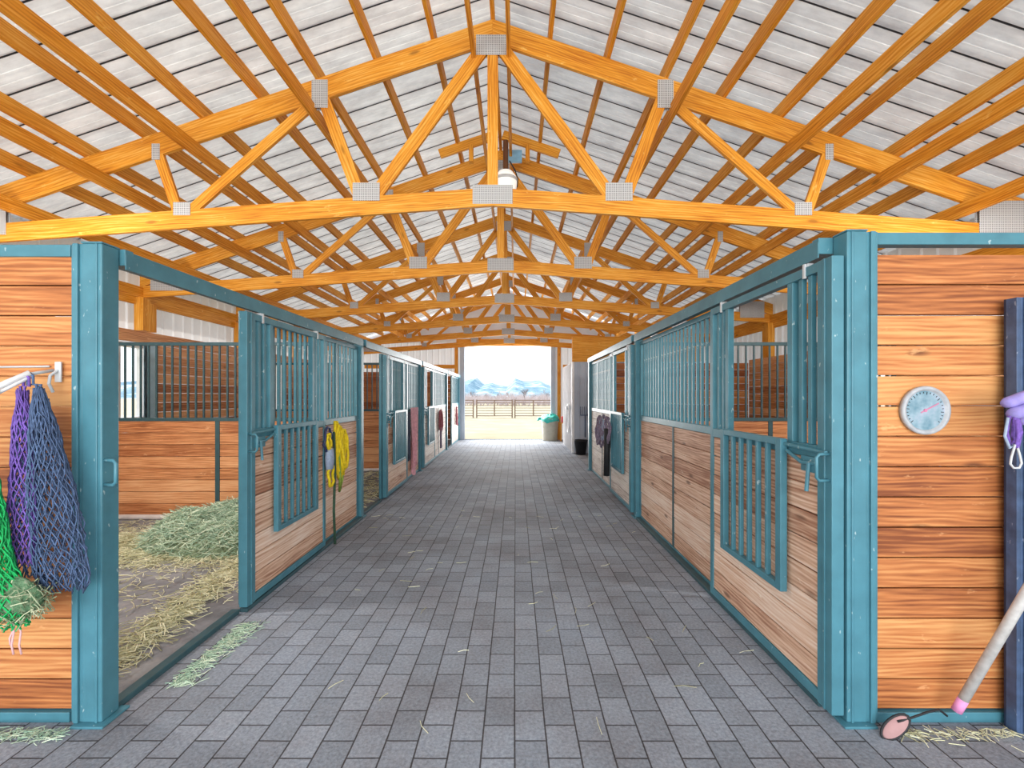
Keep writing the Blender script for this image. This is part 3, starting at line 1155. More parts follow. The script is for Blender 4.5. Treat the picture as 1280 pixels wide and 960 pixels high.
scatter('spilled_hay', 420, s_aisle, M['hay_blue'], 'grey green hay spilled on the pavers outside the first open stall', 'hay', tilt=0.1, lmin=0.04, lmax=0.10, r=0.0022)


def s_floor():
    x = random.uniform(-1.9, 1.5)
    return x, random.uniform(2.2, 6.5), 0.003


scatter('stray_straw', 60, s_floor, M['straw'], 'a few stray straws on the aisle pavers', 'straw', tilt=0.03, lmin=0.05, lmax=0.12, r=0.0018)


def s_right():
    return random.uniform(1.8, 2.5), 2.20 - abs(random.gauss(0, 0.03)), random.uniform(0.002, 0.02)


scatter('wall_straw', 130, s_right, M['straw'], 'straw bits along the foot of the dial end wall', 'straw', tilt=0.1, lmin=0.03, lmax=0.08, r=0.0018)


def s_left():
    return random.uniform(-2.75, -2.15), 2.20 - abs(random.gauss(0, 0.03)), random.uniform(0.002, 0.02)


scatter('chaff', 240, s_left, M['hay_blue'], 'grey green hay chaff at the foot of the hay net wall', 'hay', tilt=0.1, lmin=0.03, lmax=0.08, r=0.0018)


def s_st2():
    return random.uniform(-4.5, -2.2), random.uniform(6.4, 9.7), random.uniform(0, 0.03)


scatter('second_stall_straw', 1500, s_st2, M['straw'], 'straw bedding inside the second open stall', 'straw', lmin=0.08, lmax=0.2, r=0.005)

# ------------------------------------------------------------------ hay nets on the end wall


def px(x, y, d):
    return Vector(((x - VX) * d / F, d, CH + (VY - y) * d / F))


def net_cords(mb, prof, yc, dep, n, turns, r, seed, m=26, jit=0.006):
    """prof(t) -> (cx, z, halfwidth). Two families of helical cords over a flattened bag."""
    rnd = random.Random(seed)
    for fam in (-1, 1):
        for k in range(n):
            ph = 2 * PI * k / n
            pts = []
            for i in range(m + 1):
                t_ = i / m
                cx, z, hw = prof(t_)
                a = ph + fam * turns * 2 * PI * t_
                dd = dep(t_)
                pts.append((cx + hw * math.cos(a) + rnd.gauss(0, jit * min(1, hw * 8)), yc + dd * math.sin(a) + rnd.gauss(0, jit * 0.5), z + rnd.gauss(0, jit)))
            mb.tube(pts, r, 4)
    return mb


def hay_net(label, prof, yc, dep, n, turns, r, mat, seed, hook, extra=None):
    c0 = prof(0)
    root = thing('hay_net', label, 'hay net', (c0[0], yc, c0[1]), 'hay nets on the plank end wall')
    L = Matrix.Translation(-Vector((c0[0], yc, c0[1])))
    mb = net_cords(MB(), prof, yc, dep, n, turns, r, seed)
    mb.v = [tuple(L @ Vector(v)) for v in mb.v]
    mb.build('net', mat, root, 0, True)
    mb = MB()
    h = L @ Vector(hook)
    mb.tube([h + Vector((-0.012, 0, 0)), h + Vector((-0.014, 0, -0.04)), (-0.01, 0, 0.02), (0, 0, -0.05), (0.012, 0, 0.02), h + Vector((0.014, 0, -0.04)), h + Vector((0.012, 0, 0)), h + Vector((0, 0, 0.012))], 0.006, 6, True)
    mb.build('draw_rope', mat, root, 0, True)
    return root, L


YN = 2.13


def lin(t_, *ks):
    for (a, va), (b, vb) in zip(ks[:-1], ks[1:]):
        if t_ <= b:
            u = (t_ - a) / (b - a)
            u = u * u * (3 - 2 * u)
            return va + (vb - va) * u
    return ks[-1][1]


def net_prof(top, bot, *hw):
    """top, bot in photo pixels at depth YN; hw list of (t, halfwidth px)."""
    k = YN / F
    a, b = px(*top, YN), px(*bot, YN)
    def p(t_):
        return (a.x + (b.x - a.x) * t_, a.z + (b.z - a.z) * t_, lin(t_, *hw) * k)
    return p


dep = lambda t_: 0.012 + 0.045 * math.sin(min(1, t_ * 1.1) * PI * 0.9) ** 0.8 if 0 < t_ < 1 else 0.012
navy, L = hay_net('empty navy blue hay net hanging next to the teal corner post', net_prof((48, 486), (80, 738), (0, 5), (0.25, 16), (0.6, 29), (0.93, 33), (1, 25)), YN, dep, 22, 0.62, 0.0027, M['navy'], 3, px(38, 470, YN))
mb = net_cords(MB(), net_prof((48, 500), (74, 732), (0, 6), (0.4, 18), (0.9, 30), (1, 22)), YN + 0.01, lambda t_: 0.02, 16, 0.8, 0.0026, 11)
mb.v = [tuple(L @ Vector(v)) for v in mb.v]
mb.build('folded_net', M['navy'], navy, 0, True)
purp, L = hay_net('purple and blue hay net bunched between the green and navy nets', net_prof((31, 488), (30, 705), (0, 4), (0.3, 13), (0.7, 17), (1, 15)), YN - 0.01, lambda t_: 0.02, 14, 0.9, 0.0031, M['purple'], 5, px(33, 472, YN - 0.01))
mb = net_cords(MB(), net_prof((28, 510), (30, 720), (0, 6), (0.4, 12), (1, 14)), YN, lambda t_: 0.015, 9, 1.1, 0.003, 15)
mb.v = [tuple(L @ Vector(v)) for v in mb.v]
mb.build('folded_net', M['navy'], purp, 0, True)
YG = 2.05
gp = net_prof((-6, 505), (16, 772), (0, 6), (0.3, 18), (0.7, 27), (0.88, 42), (1, 38))
green, L = hay_net('green hay net with hay left in its bottom, hanging at the wall edge', gp, YG, lambda t_: 0.015 + 0.055 * t_, 24, 0.8, 0.0034, M['green_cord'], 8, px(-6, 490, YG))
mb = net_cords(MB(), gp, YG, lambda t_: 0.012 + 0.03 * t_, 12, 1.3, 0.0034, 18)
mb.v = [tuple(L @ Vector(v)) for v in mb.v]
mb.build('folded_net', M['green_cord'], green, 0, True)
# hay in the bottom of the green net
mb = MB()
cb_ = px(17, 748, YG)
cc = L @ cb_
mb.lathe([(0.0, -0.09), (0.10, -0.075), (0.14, -0.02), (0.12, 0.05), (0.06, 0.11), (0.0, 0.13)], 20, Matrix.Translation(cc) @ Matrix.Diagonal((0.95, 0.30, 0.8, 1)))
mb.build('hay_wad', M['netted_hay'], green, 0, True)


def s_gn():
    a = random.uniform(0, 2 * PI)
    q = random.uniform(0.6, 1.08)
    return cc.x + 0.145 * q * math.cos(a), cc.y + 0.06 * random.uniform(-1, 1), cc.z - 0.02 + 0.08 * q * math.sin(a)


o = straws(MB(), 300, s_gn, 0.03, 0.08, 0.0022, 1.2).build('loose_hay', M['hay'], green)
o['kind'] = 'stuff'
mb = MB()
for x0, x1, y1 in ((14, 17, 818), (22, 27, 818), (17, 13, 806)):
    a, b = L @ px(x0, 772, YG), L @ px(x1, y1, YG)
    mb.tube([a, a.lerp(b, 0.4) + Vector((0.008, 0, 0)), a.lerp(b, 0.75) - Vector((0.006, 0, 0)), b], 0.004, 5)
mb.build('tail_string', M['pink_string'], green, 0, True)

# swing-arm rack the nets hang from
rk = thing('blanket_rack', 'white swing arm rack on the plank wall, holding the hay nets', 'rack', (-2.42, 2.28, 1.73))
L = Matrix.Translation(-Vector((-2.42, 2.28, 1.73)))
a = px(66, 462, 2.27)
mb = MB()
mb.tube([L @ px(66, 463, 2.26), L @ px(36, 468, 2.14)], 0.008, 8).tube([L @ px(62, 458, 2.27), L @ px(-30, 459, 2.27)], 0.005, 8)
mb.build('support_rod', M['zinc'], rk, 0, True)
MB().tube([L @ px(38, 466, 2.13), L @ px(-60, 508, 1.99)], 0.014, 10).build('arm', M['white_paint'], rk, 0, True)
MB().tube([L @ px(38, 471, 2.13), L @ px(-60, 520, 1.99)], 0.008, 10).build('arm', M['white_paint'], rk, 0, True)
hk = px(73, 470, 2.265)
mb = MB().cbox(L @ (hk + Vector((0, 0, 0.02))), (0.03, 0.008, 0.10))
mb.tube([L @ (hk + Vector((0, 0, 0.03))), L @ (hk + Vector((0, -0.04, 0.0))), L @ (hk + Vector((0.004, -0.05, -0.04))), L @ (hk + Vector((0.004, -0.03, -0.08)))], 0.007, 8)
mb.build('hook_bracket', M['zinc'], rk, 0.001)

# ------------------------------------------------------------------ round dial thermometer
dc = px(1157, 513, 2.26)
dl = thing('dial_thermometer', 'round pale blue dial in a silver rim on the orange plank wall', 'thermometer', (dc.x, 2.279, dc.z))
R = Matrix.Rotation(PI / 2, 4, 'X')
MB().lathe([(0.0, 0.0), (0.118, 0.0), (0.121, 0.02), (0.116, 0.03), (0.102, 0.028), (0.098, 0.014), (0.0, 0.014)], 48, R).build('case', painted('dull_silver', srgb(168, 172, 178), 0.15, 0.35, 30), dl, 0, True)
t = NT('dial_face')
n1 = t.noise(t.mapping('Object', (1, 1, 1)), 14.0, 3)
c = t.ramp(n1, [(0.35, srgb(98, 134, 150)), (0.52, srgb(136, 162, 176)), (0.68, srgb(168, 176, 192))])
M['dial'] = t.done(c, 0.3)
MB().lathe([(0.0, 0.0145), (0.097, 0.0145), (0.097, 0.0165), (0.0, 0.0165)], 40, R).build('face', M['dial'], dl, 0, False)
mb = MB()
for k in range(24):
    a = math.radians(-130 + 260 * k / 23)
    r0, r1 = (0.078, 0.092) if k % 4 == 0 else (0.084, 0.092)
    mb.beam((r0 * math.sin(a), -0.0172, r0 * math.cos(a)), (r1 * math.sin(a), -0.0172, r1 * math.cos(a)), 0.0035, 0.001)
mb.build('scale', M['black'], dl)
a = math.radians(62)
mb = MB().beam((-0.025 * math.sin(a), -0.0185, -0.025 * math.cos(a)), (0.075 * math.sin(a), -0.0185, 0.075 * math.cos(a)), 0.006, 0.0012)
mb.lathe([(0.0, 0.0172), (0.008, 0.0172), (0.008, 0.021), (0.0, 0.021)], 14, R)
mb.build('pointer', painted('rose_pointer', srgb(190, 120, 150)), dl)

# ------------------------------------------------------------------ dark steel rack at the edge, with cloth and snap
sr = thing('storage_rack', 'dark blue steel storage rack standing against the dial end wall', 'rack', (2.62, 2.185, 0))
rx0 = (1257 - VX) * 2.235 / F - 2.62
for k, x in enumerate((rx0, rx0 + 0.62)):
    mb = MB()
    mb.box(x, x + 0.018, 0.0, 0.05, 0.0, 2.09).box(x + 0.018, x + 0.075, 0.0, 0.012, 0.0, 2.09).box(x + 0.075, x + 0.09, 0.0, 0.05, 0.0, 2.09)
    mb.box(x + 0.030, x + 0.045, -0.006, 0.0, 0.0, 2.09)
    mb.build('upright', M['rack'], sr, 0.002)
    mb = MB()
    for i in range(14):
        mb.cbox((x + 0.062, -0.001, 0.15 + i * 0.14), (0.010, 0.003, 0.024))
    mb.build('slot', M['black'], sr)
for z in (0.06, 0.42, 0.95, 1.45, 1.98):
    MB().box(rx0 + 0.02, rx0 + 0.70, 0.012, 0.05, z, z + 0.03).build('shelf', M['rack'], sr, 0.003)
MB().box(rx0, rx0 + 0.72, 0.05, 0.058, 0.0, 2.09).build('back_panel', painted('dark_navy_sheet', srgb(34, 44, 66), 0.2), sr)

tw = thing('folded_cloth', 'lavender folded cloth hung over the dark steel rack', 'cloth', (2.36, 2.08, 1.5))
mb = MB()
c0 = px(1268, 506, 2.06) - Vector((2.36, 2.08, 1.5))
for (dx, dz, w_, h_, rot, dy) in ((0.0, 0.03, 0.16, 0.05, 0.35, 0), (0.01, -0.02, 0.17, 0.055, 0.30, -0.02), (0.05, -0.06, 0.12, 0.05, 0.2, 0.0)):
    ctr = c0 + Vector((dx + 0.03, dy, dz))
    Mx = Matrix.Translation(ctr) @ Matrix.Rotation(-rot, 4, 'Y') @ Matrix.Rotation(PI / 2, 4, 'Y') @ Matrix.Diagonal((h_ / 0.1, 0.6, 1, 1))
    L_ = w_ / 2
    mb.lathe([(0.0, -L_), (0.035, -L_ + 0.002), (0.05, -L_ + 0.02), (0.052, 0), (0.05, L_ - 0.02), (0.035, L_), (0.0, L_)], 16, Mx)
mb.build('roll', M['lav'], tw, 0, True)
rp_ = thing('lead_rope', 'purple rope with a silver snap hook hanging below the lavender cloth', 'rope', (2.34, 2.06, 1.4))
P = lambda x, y, d=2.03: px(x, y, d) - Vector((2.34, 2.06, 1.4))
mb = MB()
mb.tube([P(1262, 520), P(1258, 540), P(1262, 556), P(1270, 548), P(1275, 530), P(1268, 520)], 0.008, 6)
mb.tube([P(1268, 522), P(1266, 545), P(1272, 560), P(1276, 540), P(1272, 522)], 0.008, 6)
mb.tube([P(1271, 525, 2.0), P(1273, 545, 2.0), P(1270, 560, 2.0)], 0.008, 6)
mb.build('rope', M['purple'], rp_, 0, True)
mb = MB()
mb.tube([P(1260, 522, 2.01), P(1256, 545, 2.01), P(1262, 560, 2.01), P(1268, 556, 2.01)], 0.006, 6)
mb.build('cord', M['blue_grey_cloth'], rp_, 0, True)
MB().tube([P(1269, 556, 2.0), P(1264, 572, 2.0), P(1263, 580, 2.0), P(1267, 585, 2.0), P(1274, 585, 2.0), P(1277, 579, 2.0), P(1275, 570, 2.0), P(1271, 556, 2.0)], 0.0045, 8, True).build('snap_hook', M['zinc'], rp_, 0, True)

# leaning pole and the pad on the ground
a, b = px(1193, 893, 2.20), px(1282, 742, 2.06)
d = (b - a).normalized()
pl = thing('leaning_pole', 'worn grey pole with a pink taped tip leaning before the steel rack', 'pole', a)
MB().tube([d * 0.09, d * 1.45], 0.021, 14).build('shaft', M['pole'], pl, 0, True)
MB().tube([d * 0.022, d * 0.09], 0.0215, 14).build('tip', M['pink'], pl, 0, True)
a = px(1112, 895, 2.20)
pd = thing('hoof_pad', 'dusty pink flat pad with black edge lying by the corner post', 'pad', (a.x, 2.17, 0.0))
Mx = Matrix.Translation((0.0, 0.0, 0.050)) @ Matrix.Rotation(math.radians(-40), 4, 'Y') @ Matrix.Rotation(math.radians(62), 4, 'X') @ Matrix.Diagonal((1.45, 0.62, 1, 1))
MB().lathe([(0.0, 0.0), (0.045, 0.0), (0.052, 0.006), (0.045, 0.014), (0.0, 0.016)], 24, Mx).build('cushion', M['pink_pad'], pd, 0, True)
MB().tube([Mx @ Vector((0.054 * math.cos(q * PI / 8), 0.054 * math.sin(q * PI / 8), 0.006)) for q in range(16)], 0.006, 6, True).build('edge', M['black'], pd, 0, True)
MB().tube([px(1122, 902, 2.16) - pd.location, px(1140, 897, 2.16) - pd.location, px(1160, 890, 2.16) - pd.location, px(1174, 887, 2.16) - pd.location, px(1184, 895, 2.16) - pd.location], 0.005, 6).build('cord', M['black'], pd, 0, True)

# ------------------------------------------------------------------ halters


def loop(c, ry, rz, tilt=0.0, n=18, x=0.0, seed=0, jit=0.1):
    rnd = random.Random(seed)
    out = []
    for i in range(n):
        a = 2 * PI * i / n
        y, z = ry * math.cos(a) * (1 + rnd.gauss(0, jit)), rz * math.sin(a) * (1 + rnd.gauss(0, jit * 0.5))
        out.append((c[0] + x + rnd.gauss(0, 0.006), c[1] + y * math.cos(tilt) - z * math.sin(tilt), c[2] + y * math.sin(tilt) + z * math.cos(tilt)))
    return out


yh = thing('halter', 'yellow halter with thick yellow rope hanging on a stall front', 'halter', (-1.985, 4.72, 1.28))
mb = MB()
for i in range(5):
    mb.tube(loop((0.02 + 0.008 * i, 0.34 + 0.03 * i, -0.27), 0.085, 0.30 - 0.02 * i, 0.12, seed=i), 0.017, 7, True)
mb.build('coiled_rope', M['yellow'], yh, 0, True)
MB().tube(loop((0.02, 0.07, -0.12), 0.09, 0.13, seed=21), 0.013, 6, True).build('crown_strap', painted('dark_blue_strap', srgb(46, 58, 96)), yh, 0, True)
MB().lathe([(0.0, -0.12), (0.05, -0.11), (0.06, 0.0), (0.05, 0.1), (0.0, 0.12)], 14, Matrix.Translation((0.03, 0.09, -0.32)) @ Matrix.Diagonal((0.7, 1.2, 1, 1))).build('nose_pad', M['blue_grey_cloth'], yh, 0, True)
mb = MB()
mb.tube(loop((0.03, 0.12, -0.50), 0.06, 0.12, seed=31), 0.016, 6, True)
mb.tube(loop((0.035, 0.06, -0.14), 0.05, 0.08, seed=33), 0.016, 6, True)
mb.build('yellow_strap', M['yellow'], yh, 0, True)
MB().tube([(0.03, 0.20, -0.05), (0.035, 0.22, -0.45), (0.03, 0.20, -0.9), (0.035, 0.22, -1.26)], 0.014, 7).build('lead_rope', M['green_dark'], yh, 0, True)
mb = MB()
mb.tube([(0.035, 0.33, -0.30), (0.035, 0.36, -0.55), (0.03, 0.36, -0.72), (0.03, 0.44, -0.60), (0.03, 0.48, -0.38)], 0.014, 7)
mb.build('rope_tail', M['lime'], yh, 0, True)

gh = thing('halter', 'tangled mauve grey halters hanging on the far dial side stall front', 'halter', (1.49, 7.55, 1.30))
mb = MB()
for i in range(9):
    mb.tube(loop((-0.03 - 0.004 * i, 0.05 + 0.10 * (i - 4) * 0.9, -0.22 - 0.05 * (i % 3)), 0.17, 0.20 + 0.03 * (i % 2), 0.3 * (i % 3 - 1), seed=50 + i), 0.016, 6, True)
mb.build('strap', M['mauve'], gh, 0, True)
MB().tube([(-0.04, -0.30, -0.2), (-0.045, -0.32, -0.5), (-0.045, -0.28, -0.95)], 0.05, 8).build('hanging_strap', M['black'], gh, 0, True)
mb = MB()
for i in range(3):
    mb.tube(loop((-0.05, 0.0 + 0.1 * i, -0.25), 0.12, 0.18, 0.4 * i, seed=70 + i), 0.012, 6, True)
mb.build('rope', M['blue_grey_cloth'], gh, 0, True)


def cloth(name, label, cat, loc, wy, h, mat, seed, s=1):
    """draped cloth folded over a bar: a pleated sheet with thickness."""
    rnd = random.Random(seed)
    mb = MB()
    n, m = 14, 12
    ph = [rnd.uniform(0, 6) for _ in range(4)]
    def pt(i, j, side):
        u, v = i / n, j / m
        y = (u - 0.5) * wy * (1 - 0.25 * v + 0.1 * math.sin(3 * v + ph[0]))
        x = s * (0.02 + 0.022 * math.sin(u * 14 + ph[1] + v * 1.5) * (0.4 + v) + side * 0.012)
        z = -h * v * (1 - 0.10 * math.sin(u * 7 + ph[2]))
        return (x, y, z)
    for side in (0, 1):
        for i in range(n):
            for j in range(m):
                q = [pt(i, j, side), pt(i + 1, j, side), pt(i + 1, j + 1, side), pt(i, j + 1, side)]
                mb.face(q if side else q[::-1], [(0, 0)] * 4)
    for i in range(n):
        mb.face([pt(i, 0, 0), pt(i + 1, 0, 0), pt(i + 1, 0, 1), pt(i, 0, 1)], [(0, 0)] * 4)
        mb.face([pt(i, m, 1), pt(i + 1, m, 1), pt(i + 1, m, 0), pt(i, m, 0)], [(0, 0)] * 4)
    for j in range(m):
        mb.face([pt(0, j, 1), pt(0, j + 1, 1), pt(0, j + 1, 0), pt(0, j, 0)], [(0, 0)] * 4)
        mb.face([pt(n, j, 0), pt(n, j + 1, 0), pt(n, j + 1, 1), pt(n, j, 1)], [(0, 0)] * 4)
    o = mb.build(name, mat, None, 0, True)
    o.location = loc
    return tag(o, label, cat)


cloth('stable_sheet', 'rose pink sheet hanging on the second hay net side stall front', 'cloth', (-2.055, 9.15, 1.38), 0.55, 1.22, M['rose'], 4)
cloth('stable_sheet', 'dark slate sheet hanging beside the rose pink one', 'cloth', (-2.055, 8.66, 1.30), 0.24, 0.85, painted('slate_cloth', srgb(62, 70, 88), 0.2, 0.9), 9)
mh = thing('halter', 'maroon halter hanging on the third hay net side stall front', 'halter', (-2.05, 12.3, 1.25))
mb = MB()
for i in range(4):
    mb.tube(loop((0.02 + 0.006 * i, 0.06 * i, -0.30), 0.13, 0.27, 0.1 * i, seed=80 + i), 0.018, 6, True)
mb.build('strap', M['maroon'], mh, 0, True)
MB().tube([(0.03, 0.05, -0.5), (0.03, 0.08, -1.05)], 0.03, 7).build('lead_rope', M['mauve'], mh, 0, True)
mh2 = thing('halter', 'reddish halter hanging on the pale stall front by the far doorway', 'halter', (-2.05, 15.7, 1.25))
mb = MB()
for i in range(3):
    mb.tube(loop((0.02 + 0.006 * i, 0.05 * i, -0.32), 0.12, 0.3, 0.1 * i, seed=90 + i), 0.018, 6, True)
mb.build('strap', M['maroon'], mh2, 0, True)


def bucket(label, loc, r0, r1, h, mat, bail=True, group=None):
    r = thing('bucket', label, 'bucket', loc, group)
    MB().lathe([(0.0, 0.0), (r0, 0.0), (r1, h), (r1 + 0.012, h), (r1 + 0.012, h - 0.03), (r1 - 0.006, h - 0.03), (r1 - 0.008, h - 0.01), (r0 - 0.01, 0.01), (0.0, 0.01)], 28).build('body', mat, r, 0, True)
    if bail:
        pts = [(r1 * math.cos(PI * i / 12), -0.02 - 0.02 * math.sin(PI * i / 12), h - 0.01 - 0.0 + r1 * 0.55 * math.sin(PI * i / 12)) for i in range(13)]
        MB().tube(pts, 0.005, 6).build('handle', M['zinc'], r, 0, True)
    return r


bucket('teal bucket standing on a block in the fourth open stall', (-2.55, 14.6, 0.62), 0.15, 0.19, 0.40, M['teal_bag'])
bx_ = MB().box(-0.22, 0.22, -0.22, 0.22, 0, 0.62).build('mounting_block', M['plank_brown'], None, 0.01)
bx_.location = (-2.55, 14.6, 0)
tag(bx_, 'brown wooden block under the teal bucket in the fourth stall', 'block')

# ------------------------------------------------------------------ grey steel room beyond the stalls
RXX, RY0, RY1, RZ = 1.62, 12.9, 15.6, 2.57
r = thing('tack_room', 'grey ribbed steel room standing beyond the stalls on the dial side', 'room', (RXX, RY0, 0))
mb = MB()
siding(mb, 'y', 0.0, 0.0, WR - RXX - 0.1, 0.0, RZ, 0.20, -0.022)
mb.build('front_sheet', M['siding_grey'], r)
mb = MB()
siding(mb, 'x', 0.0, 0.0, RY1 - RY0, 0.0, RZ, 0.23, -0.02)
mb.build('side_sheet', M['siding'], r)
MB().box(-0.035, 0.03, -0.035, 0.03, 0, RZ).build('corner_trim', M['white_paint'], r, 0.004)
o = MB().box(-0.03, WR - RXX - 0.1, -0.03, 0.02, RZ, 3.28).build('upper_boards', M['lumber_dark'], r, 0.004)

hs = thing('hose_coil', 'pale garden hose coiled on the side of the grey steel room', 'hose', (1.58, 13.5, 0.95))
mb = MB()
for i in range(4):
    mb.tube([(-0.03 - 0.012 * (i % 2), (0.30 + 0.02 * i) * math.cos(2 * PI * q / 22), (0.36 + 0.02 * i) * math.sin(2 * PI * q / 22)) for q in range(22)], 0.014, 6, True)
mb.build('coil', M['white_paint'], hs, 0, True)
MB().box(-0.10, 0.0, -0.05, 0.05, 0.26, 0.36).build('hanger', M['zinc'], hs, 0.004)
bucket('black rubber bucket on the ground before the grey steel room', (1.80, 12.62, 0.0), 0.13, 0.18, 0.40, M['black'])
fk = thing('manure_fork', 'dark stable fork hung on the grey steel room above the black bucket', 'fork', (1.95, 12.84, 0.45))
MB().tube([(0, 0, 0.0), (0, 0, 0.62)], 0.016, 8).build('shaft', M['rack'], fk, 0, True)
mb = MB()
mb.tube([(-0.13, 0, 0.62), (0.13, 0, 0.62)], 0.012, 6)
for i in range(6):
    x = -0.13 + 0.052 * i
    mb.tube([(x, 0, 0.62), (x * 1.05, -0.02, 0.74), (x * 1.1, -0.05, 0.86)], 0.008, 6)
mb.build('tines', M['rack'], fk, 0, True)

# bin, jug by the far doorway
tb = thing('rubbish_bin', 'grey bin with teal liner bag standing in the far doorway', 'bin', (1.24, 16.55, 0))
MB().lathe([(0.0, 0.0), (0.25, 0.0), (0.26, 0.02), (0.31, 0.76), (0.33, 0.77), (0.33, 0.81), (0.30, 0.81), (0.29, 0.76), (0.24, 0.03), (0.0, 0.03)], 32).build('body', M['can_grey'], tb, 0, True)
mb = MB()
rnd = random.Random(3)
prof_ = [(0.335, 0.70), (0.345, 0.80), (0.30, 0.86), (0.2, 0.90), (0.08, 0.93), (0.0, 0.93)]
mb.lathe(prof_, 24)
mb.v = [(x + rnd.gauss(0, 0.018), y + rnd.gauss(0, 0.018), z + rnd.gauss(0, 0.03)) for x, y, z in mb.v]
mb.tube([(-0.3, 0, 0.8), (-0.40, -0.05, 0.78), (-0.46, -0.05, 0.72)], [0.05, 0.06, 0.02], 7)
mb.build('liner_bag', M['teal_bag'], tb, 0, True)
jg = thing('fuel_jug', 'red plastic jug on a stand beside the bin at the far doorway', 'jug', (1.72, 16.3, 0.66))
MB().box(-0.09, 0.09, -0.07, 0.07, 0.0, 0.22).build('body', M['red'], jg, 0.025)
MB().lathe([(0.0, 0.22), (0.03, 0.22), (0.03, 0.27), (0.0, 0.27)], 12).build('cap', M['lime'], jg)
st_ = thing('jug_stand', 'narrow wooden stand under the red jug', 'stand', (1.72, 16.3, 0))
MB().box(-0.14, 0.14, -0.14, 0.14, 0.63, 0.66).build('top', M['lumber'], st_, 0.004)
for a_ in (-1, 1):
    for b_ in (-1, 1):
        MB().box(a_ * 0.11 - 0.02, a_ * 0.11 + 0.02, b_ * 0.11 - 0.02, b_ * 0.11 + 0.02, 0, 0.63).build('leg', M['lumber'], st_, 0.003)

# ------------------------------------------------------------------ outside
mb = MB()
mb.box(-200, 200, 17.05, 320, -0.30, -0.02)
mb.box(-200, 200, -120, Y0 - 1.5, -0.30, -0.02)
mb.box(-200, WL - 0.05, Y0 - 1.5, 17.05, -0.30, -0.02)
mb.box(WR + 0.05, 200, Y0 - 1.5, 17.05, -0.30, -0.02)
struct(mb.build('ground', M['field']))
mb = MB()
n = 110
hz = [10 + 2.5 * math.sin(i * 0.9 + 1.2) + 1.8 * math.sin(i * 2.3) + random.uniform(-1.5, 1.5) for i in range(n + 1)]
for i in range(n):
    xa, xb = -400 + 800 * i / n, -400 + 800 * (i + 1) / n
    mb.face([(xa, 318, -1), (xb, 318, -1), (xb, 350, 0.7 * hz[i + 1]), (xa, 350, 0.7 * hz[i])], [(0, 0)] * 4)
    mb.face([(xa, 350, 0.7 * hz[i]), (xb, 350, 0.7 * hz[i + 1]), (xb, 430, hz[i + 1] + 4), (xa, 430, hz[i] + 4)], [(0, 0)] * 4)
    mb.face([(xa, 430, hz[i] + 4), (xb, 430, hz[i + 1] + 4), (xb, 520, -1), (xa, 520, -1)], [(0, 0)] * 4)
struct(mb.build('hills', M['hill'], None, 0, True))


def corral(x0, x1, y, label, nr=6, h=1.30, z0=0.16):
    r = thing('corral_panel', label, 'fence panel', (x0, y, -0.02), 'pipe corral panels in the yard')
    L = x1 - x0
    fr = [(0, 0, z0), (0, 0, h), (L, 0, h), (L, 0, z0)]
    MB().tube(fr, 0.035, 8, True).build('frame', M['pipe_dark'], r)
    for i in range(1, nr):
        z = z0 + (h - z0) * i / nr
        MB().tube([(0, 0, z), (L, 0, z)], 0.022, 6).build('rail', M['pipe_dark'], r)
    MB().tube([(L * 0.5, 0, z0), (L * 0.5, 0, h)], 0.05, 6).build('upright', M['pipe_dark'], r)
    for x in (0.0, L):
        MB().tube([(x, 0, 0), (x, 0, h + 0.05)], 0.05, 8).build('foot_post', M['pipe_dark'], r)
    return r


corral(-6.6, -3.1, 33.5, 'rusty pipe fence panel at the hidden edge of the yard view')
corral(-2.85, -0.25, 33.5, 'rusty pipe fence panel seen through the middle of the far doorway')
corral(-0.05, 2.65, 33.5, 'rusty pipe fence panel seen above the grey bin')
corral(2.85, 5.6, 33.5, 'rusty pipe fence panel on the far edge past the bin')


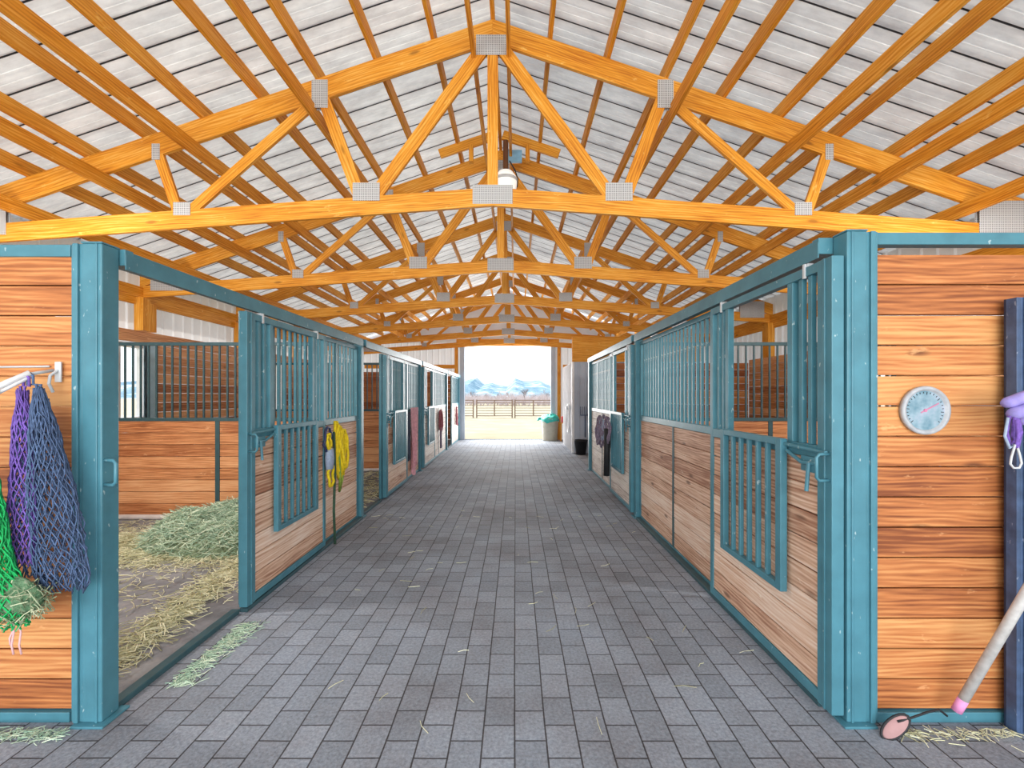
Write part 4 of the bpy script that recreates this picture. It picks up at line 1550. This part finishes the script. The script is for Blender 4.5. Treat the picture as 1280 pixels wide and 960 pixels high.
def bare_tree(x, y, h, label, seed):
    rnd = random.Random(seed)
    r = thing('bare_tree', label, 'tree', (x, y, -0.02), 'bare trees beyond the yard')
    MB().tube([(0, 0, 0), (0.05 * h * rnd.uniform(-1, 1), 0, h * 0.3), (0, 0, h * 0.5)], [h * 0.035, h * 0.028, h * 0.02], 7).build('trunk', M['bark'], r, 0, True)
    mb = MB()
    def branch(p, d, L, rad, lv):
        q = p + d * L
        mb.tube([p, p.lerp(q, 0.5) + Vector((rnd.gauss(0, 0.06), rnd.gauss(0, 0.06), 0)) * L, q], [rad, rad * 0.8, rad * 0.5], 4)
        if lv:
            for _ in range(4):
                dd = (d + Vector((rnd.gauss(0, 0.55), rnd.gauss(0, 0.55), rnd.gauss(0.1, 0.35)))).normalized()
                branch(p.lerp(q, rnd.uniform(0.4, 1.0)), dd, L * 0.62, rad * 0.55, lv - 1)
    for _ in range(6):
        a = rnd.uniform(0, 2 * PI)
        branch(Vector((0, 0, h * rnd.uniform(0.25, 0.5))), Vector((math.cos(a) * 0.6, math.sin(a) * 0.6, 0.8)).normalized(), h * 0.3, h * 0.014, 3)
    mb.build('branches', M['bark'], r)
    return r


tl = ['bare tree just inside the doorway\'s hay net edge', 'low bare tree second along the horizon from the hay net edge', 'bare tree third along the horizon from the hay net edge',
      'bare tree behind the gap between the fence panels', 'tall bare tree over the fence panel above the bin', 'low bare tree over the bin side fence panel', 'last bare tree along the horizon, doorway\'s bin edge']
for i, (xx, h) in enumerate(((592, 2.6), (607, 2.2), (622, 2.3), (637, 2.4), (655, 3.6), (668, 2.3), (681, 2.9))):
    Yt = 90 + 6 * (i % 3)
    bare_tree((xx - VX) * Yt / F, Yt, h, tl[i], 100 + i)

rnd = random.Random(77)
mb = MB()
for i in range(330):
    Yb = rnd.uniform(70, 112)
    xb = rnd.uniform(-64, 48) * Yb / F
    hb = rnd.uniform(0.7, 2.0) * (1.3 if rnd.random() < 0.2 else 1)
    for k in range(7):
        a = rnd.uniform(0, 2 * PI)
        q = rnd.uniform(0.2, 0.6)
        p0 = Vector((xb, Yb, -0.02))
        p1 = p0 + Vector((math.cos(a) * q * hb, math.sin(a) * q * hb, hb * rnd.uniform(0.6, 1.0)))
        mb.tube([p0, p0.lerp(p1, 0.5) + Vector((0, 0, 0.1 * hb)), p1], [0.03, 0.03, 0.012], 3)
        for _ in range(2):
            p2 = p0.lerp(p1, rnd.uniform(0.5, 0.9))
            mb.tube([p2, p2 + Vector((rnd.gauss(0, 0.25), rnd.gauss(0, 0.25), 0.3)) * hb], [0.02, 0.01], 3)
tag(mb.build('dry_brush', painted('dry_twigs', srgb(200, 186, 188), 0.15, 0.9)), 'band of dry purplish brush along the foot of the far hills', 'brush', None, 'stuff')
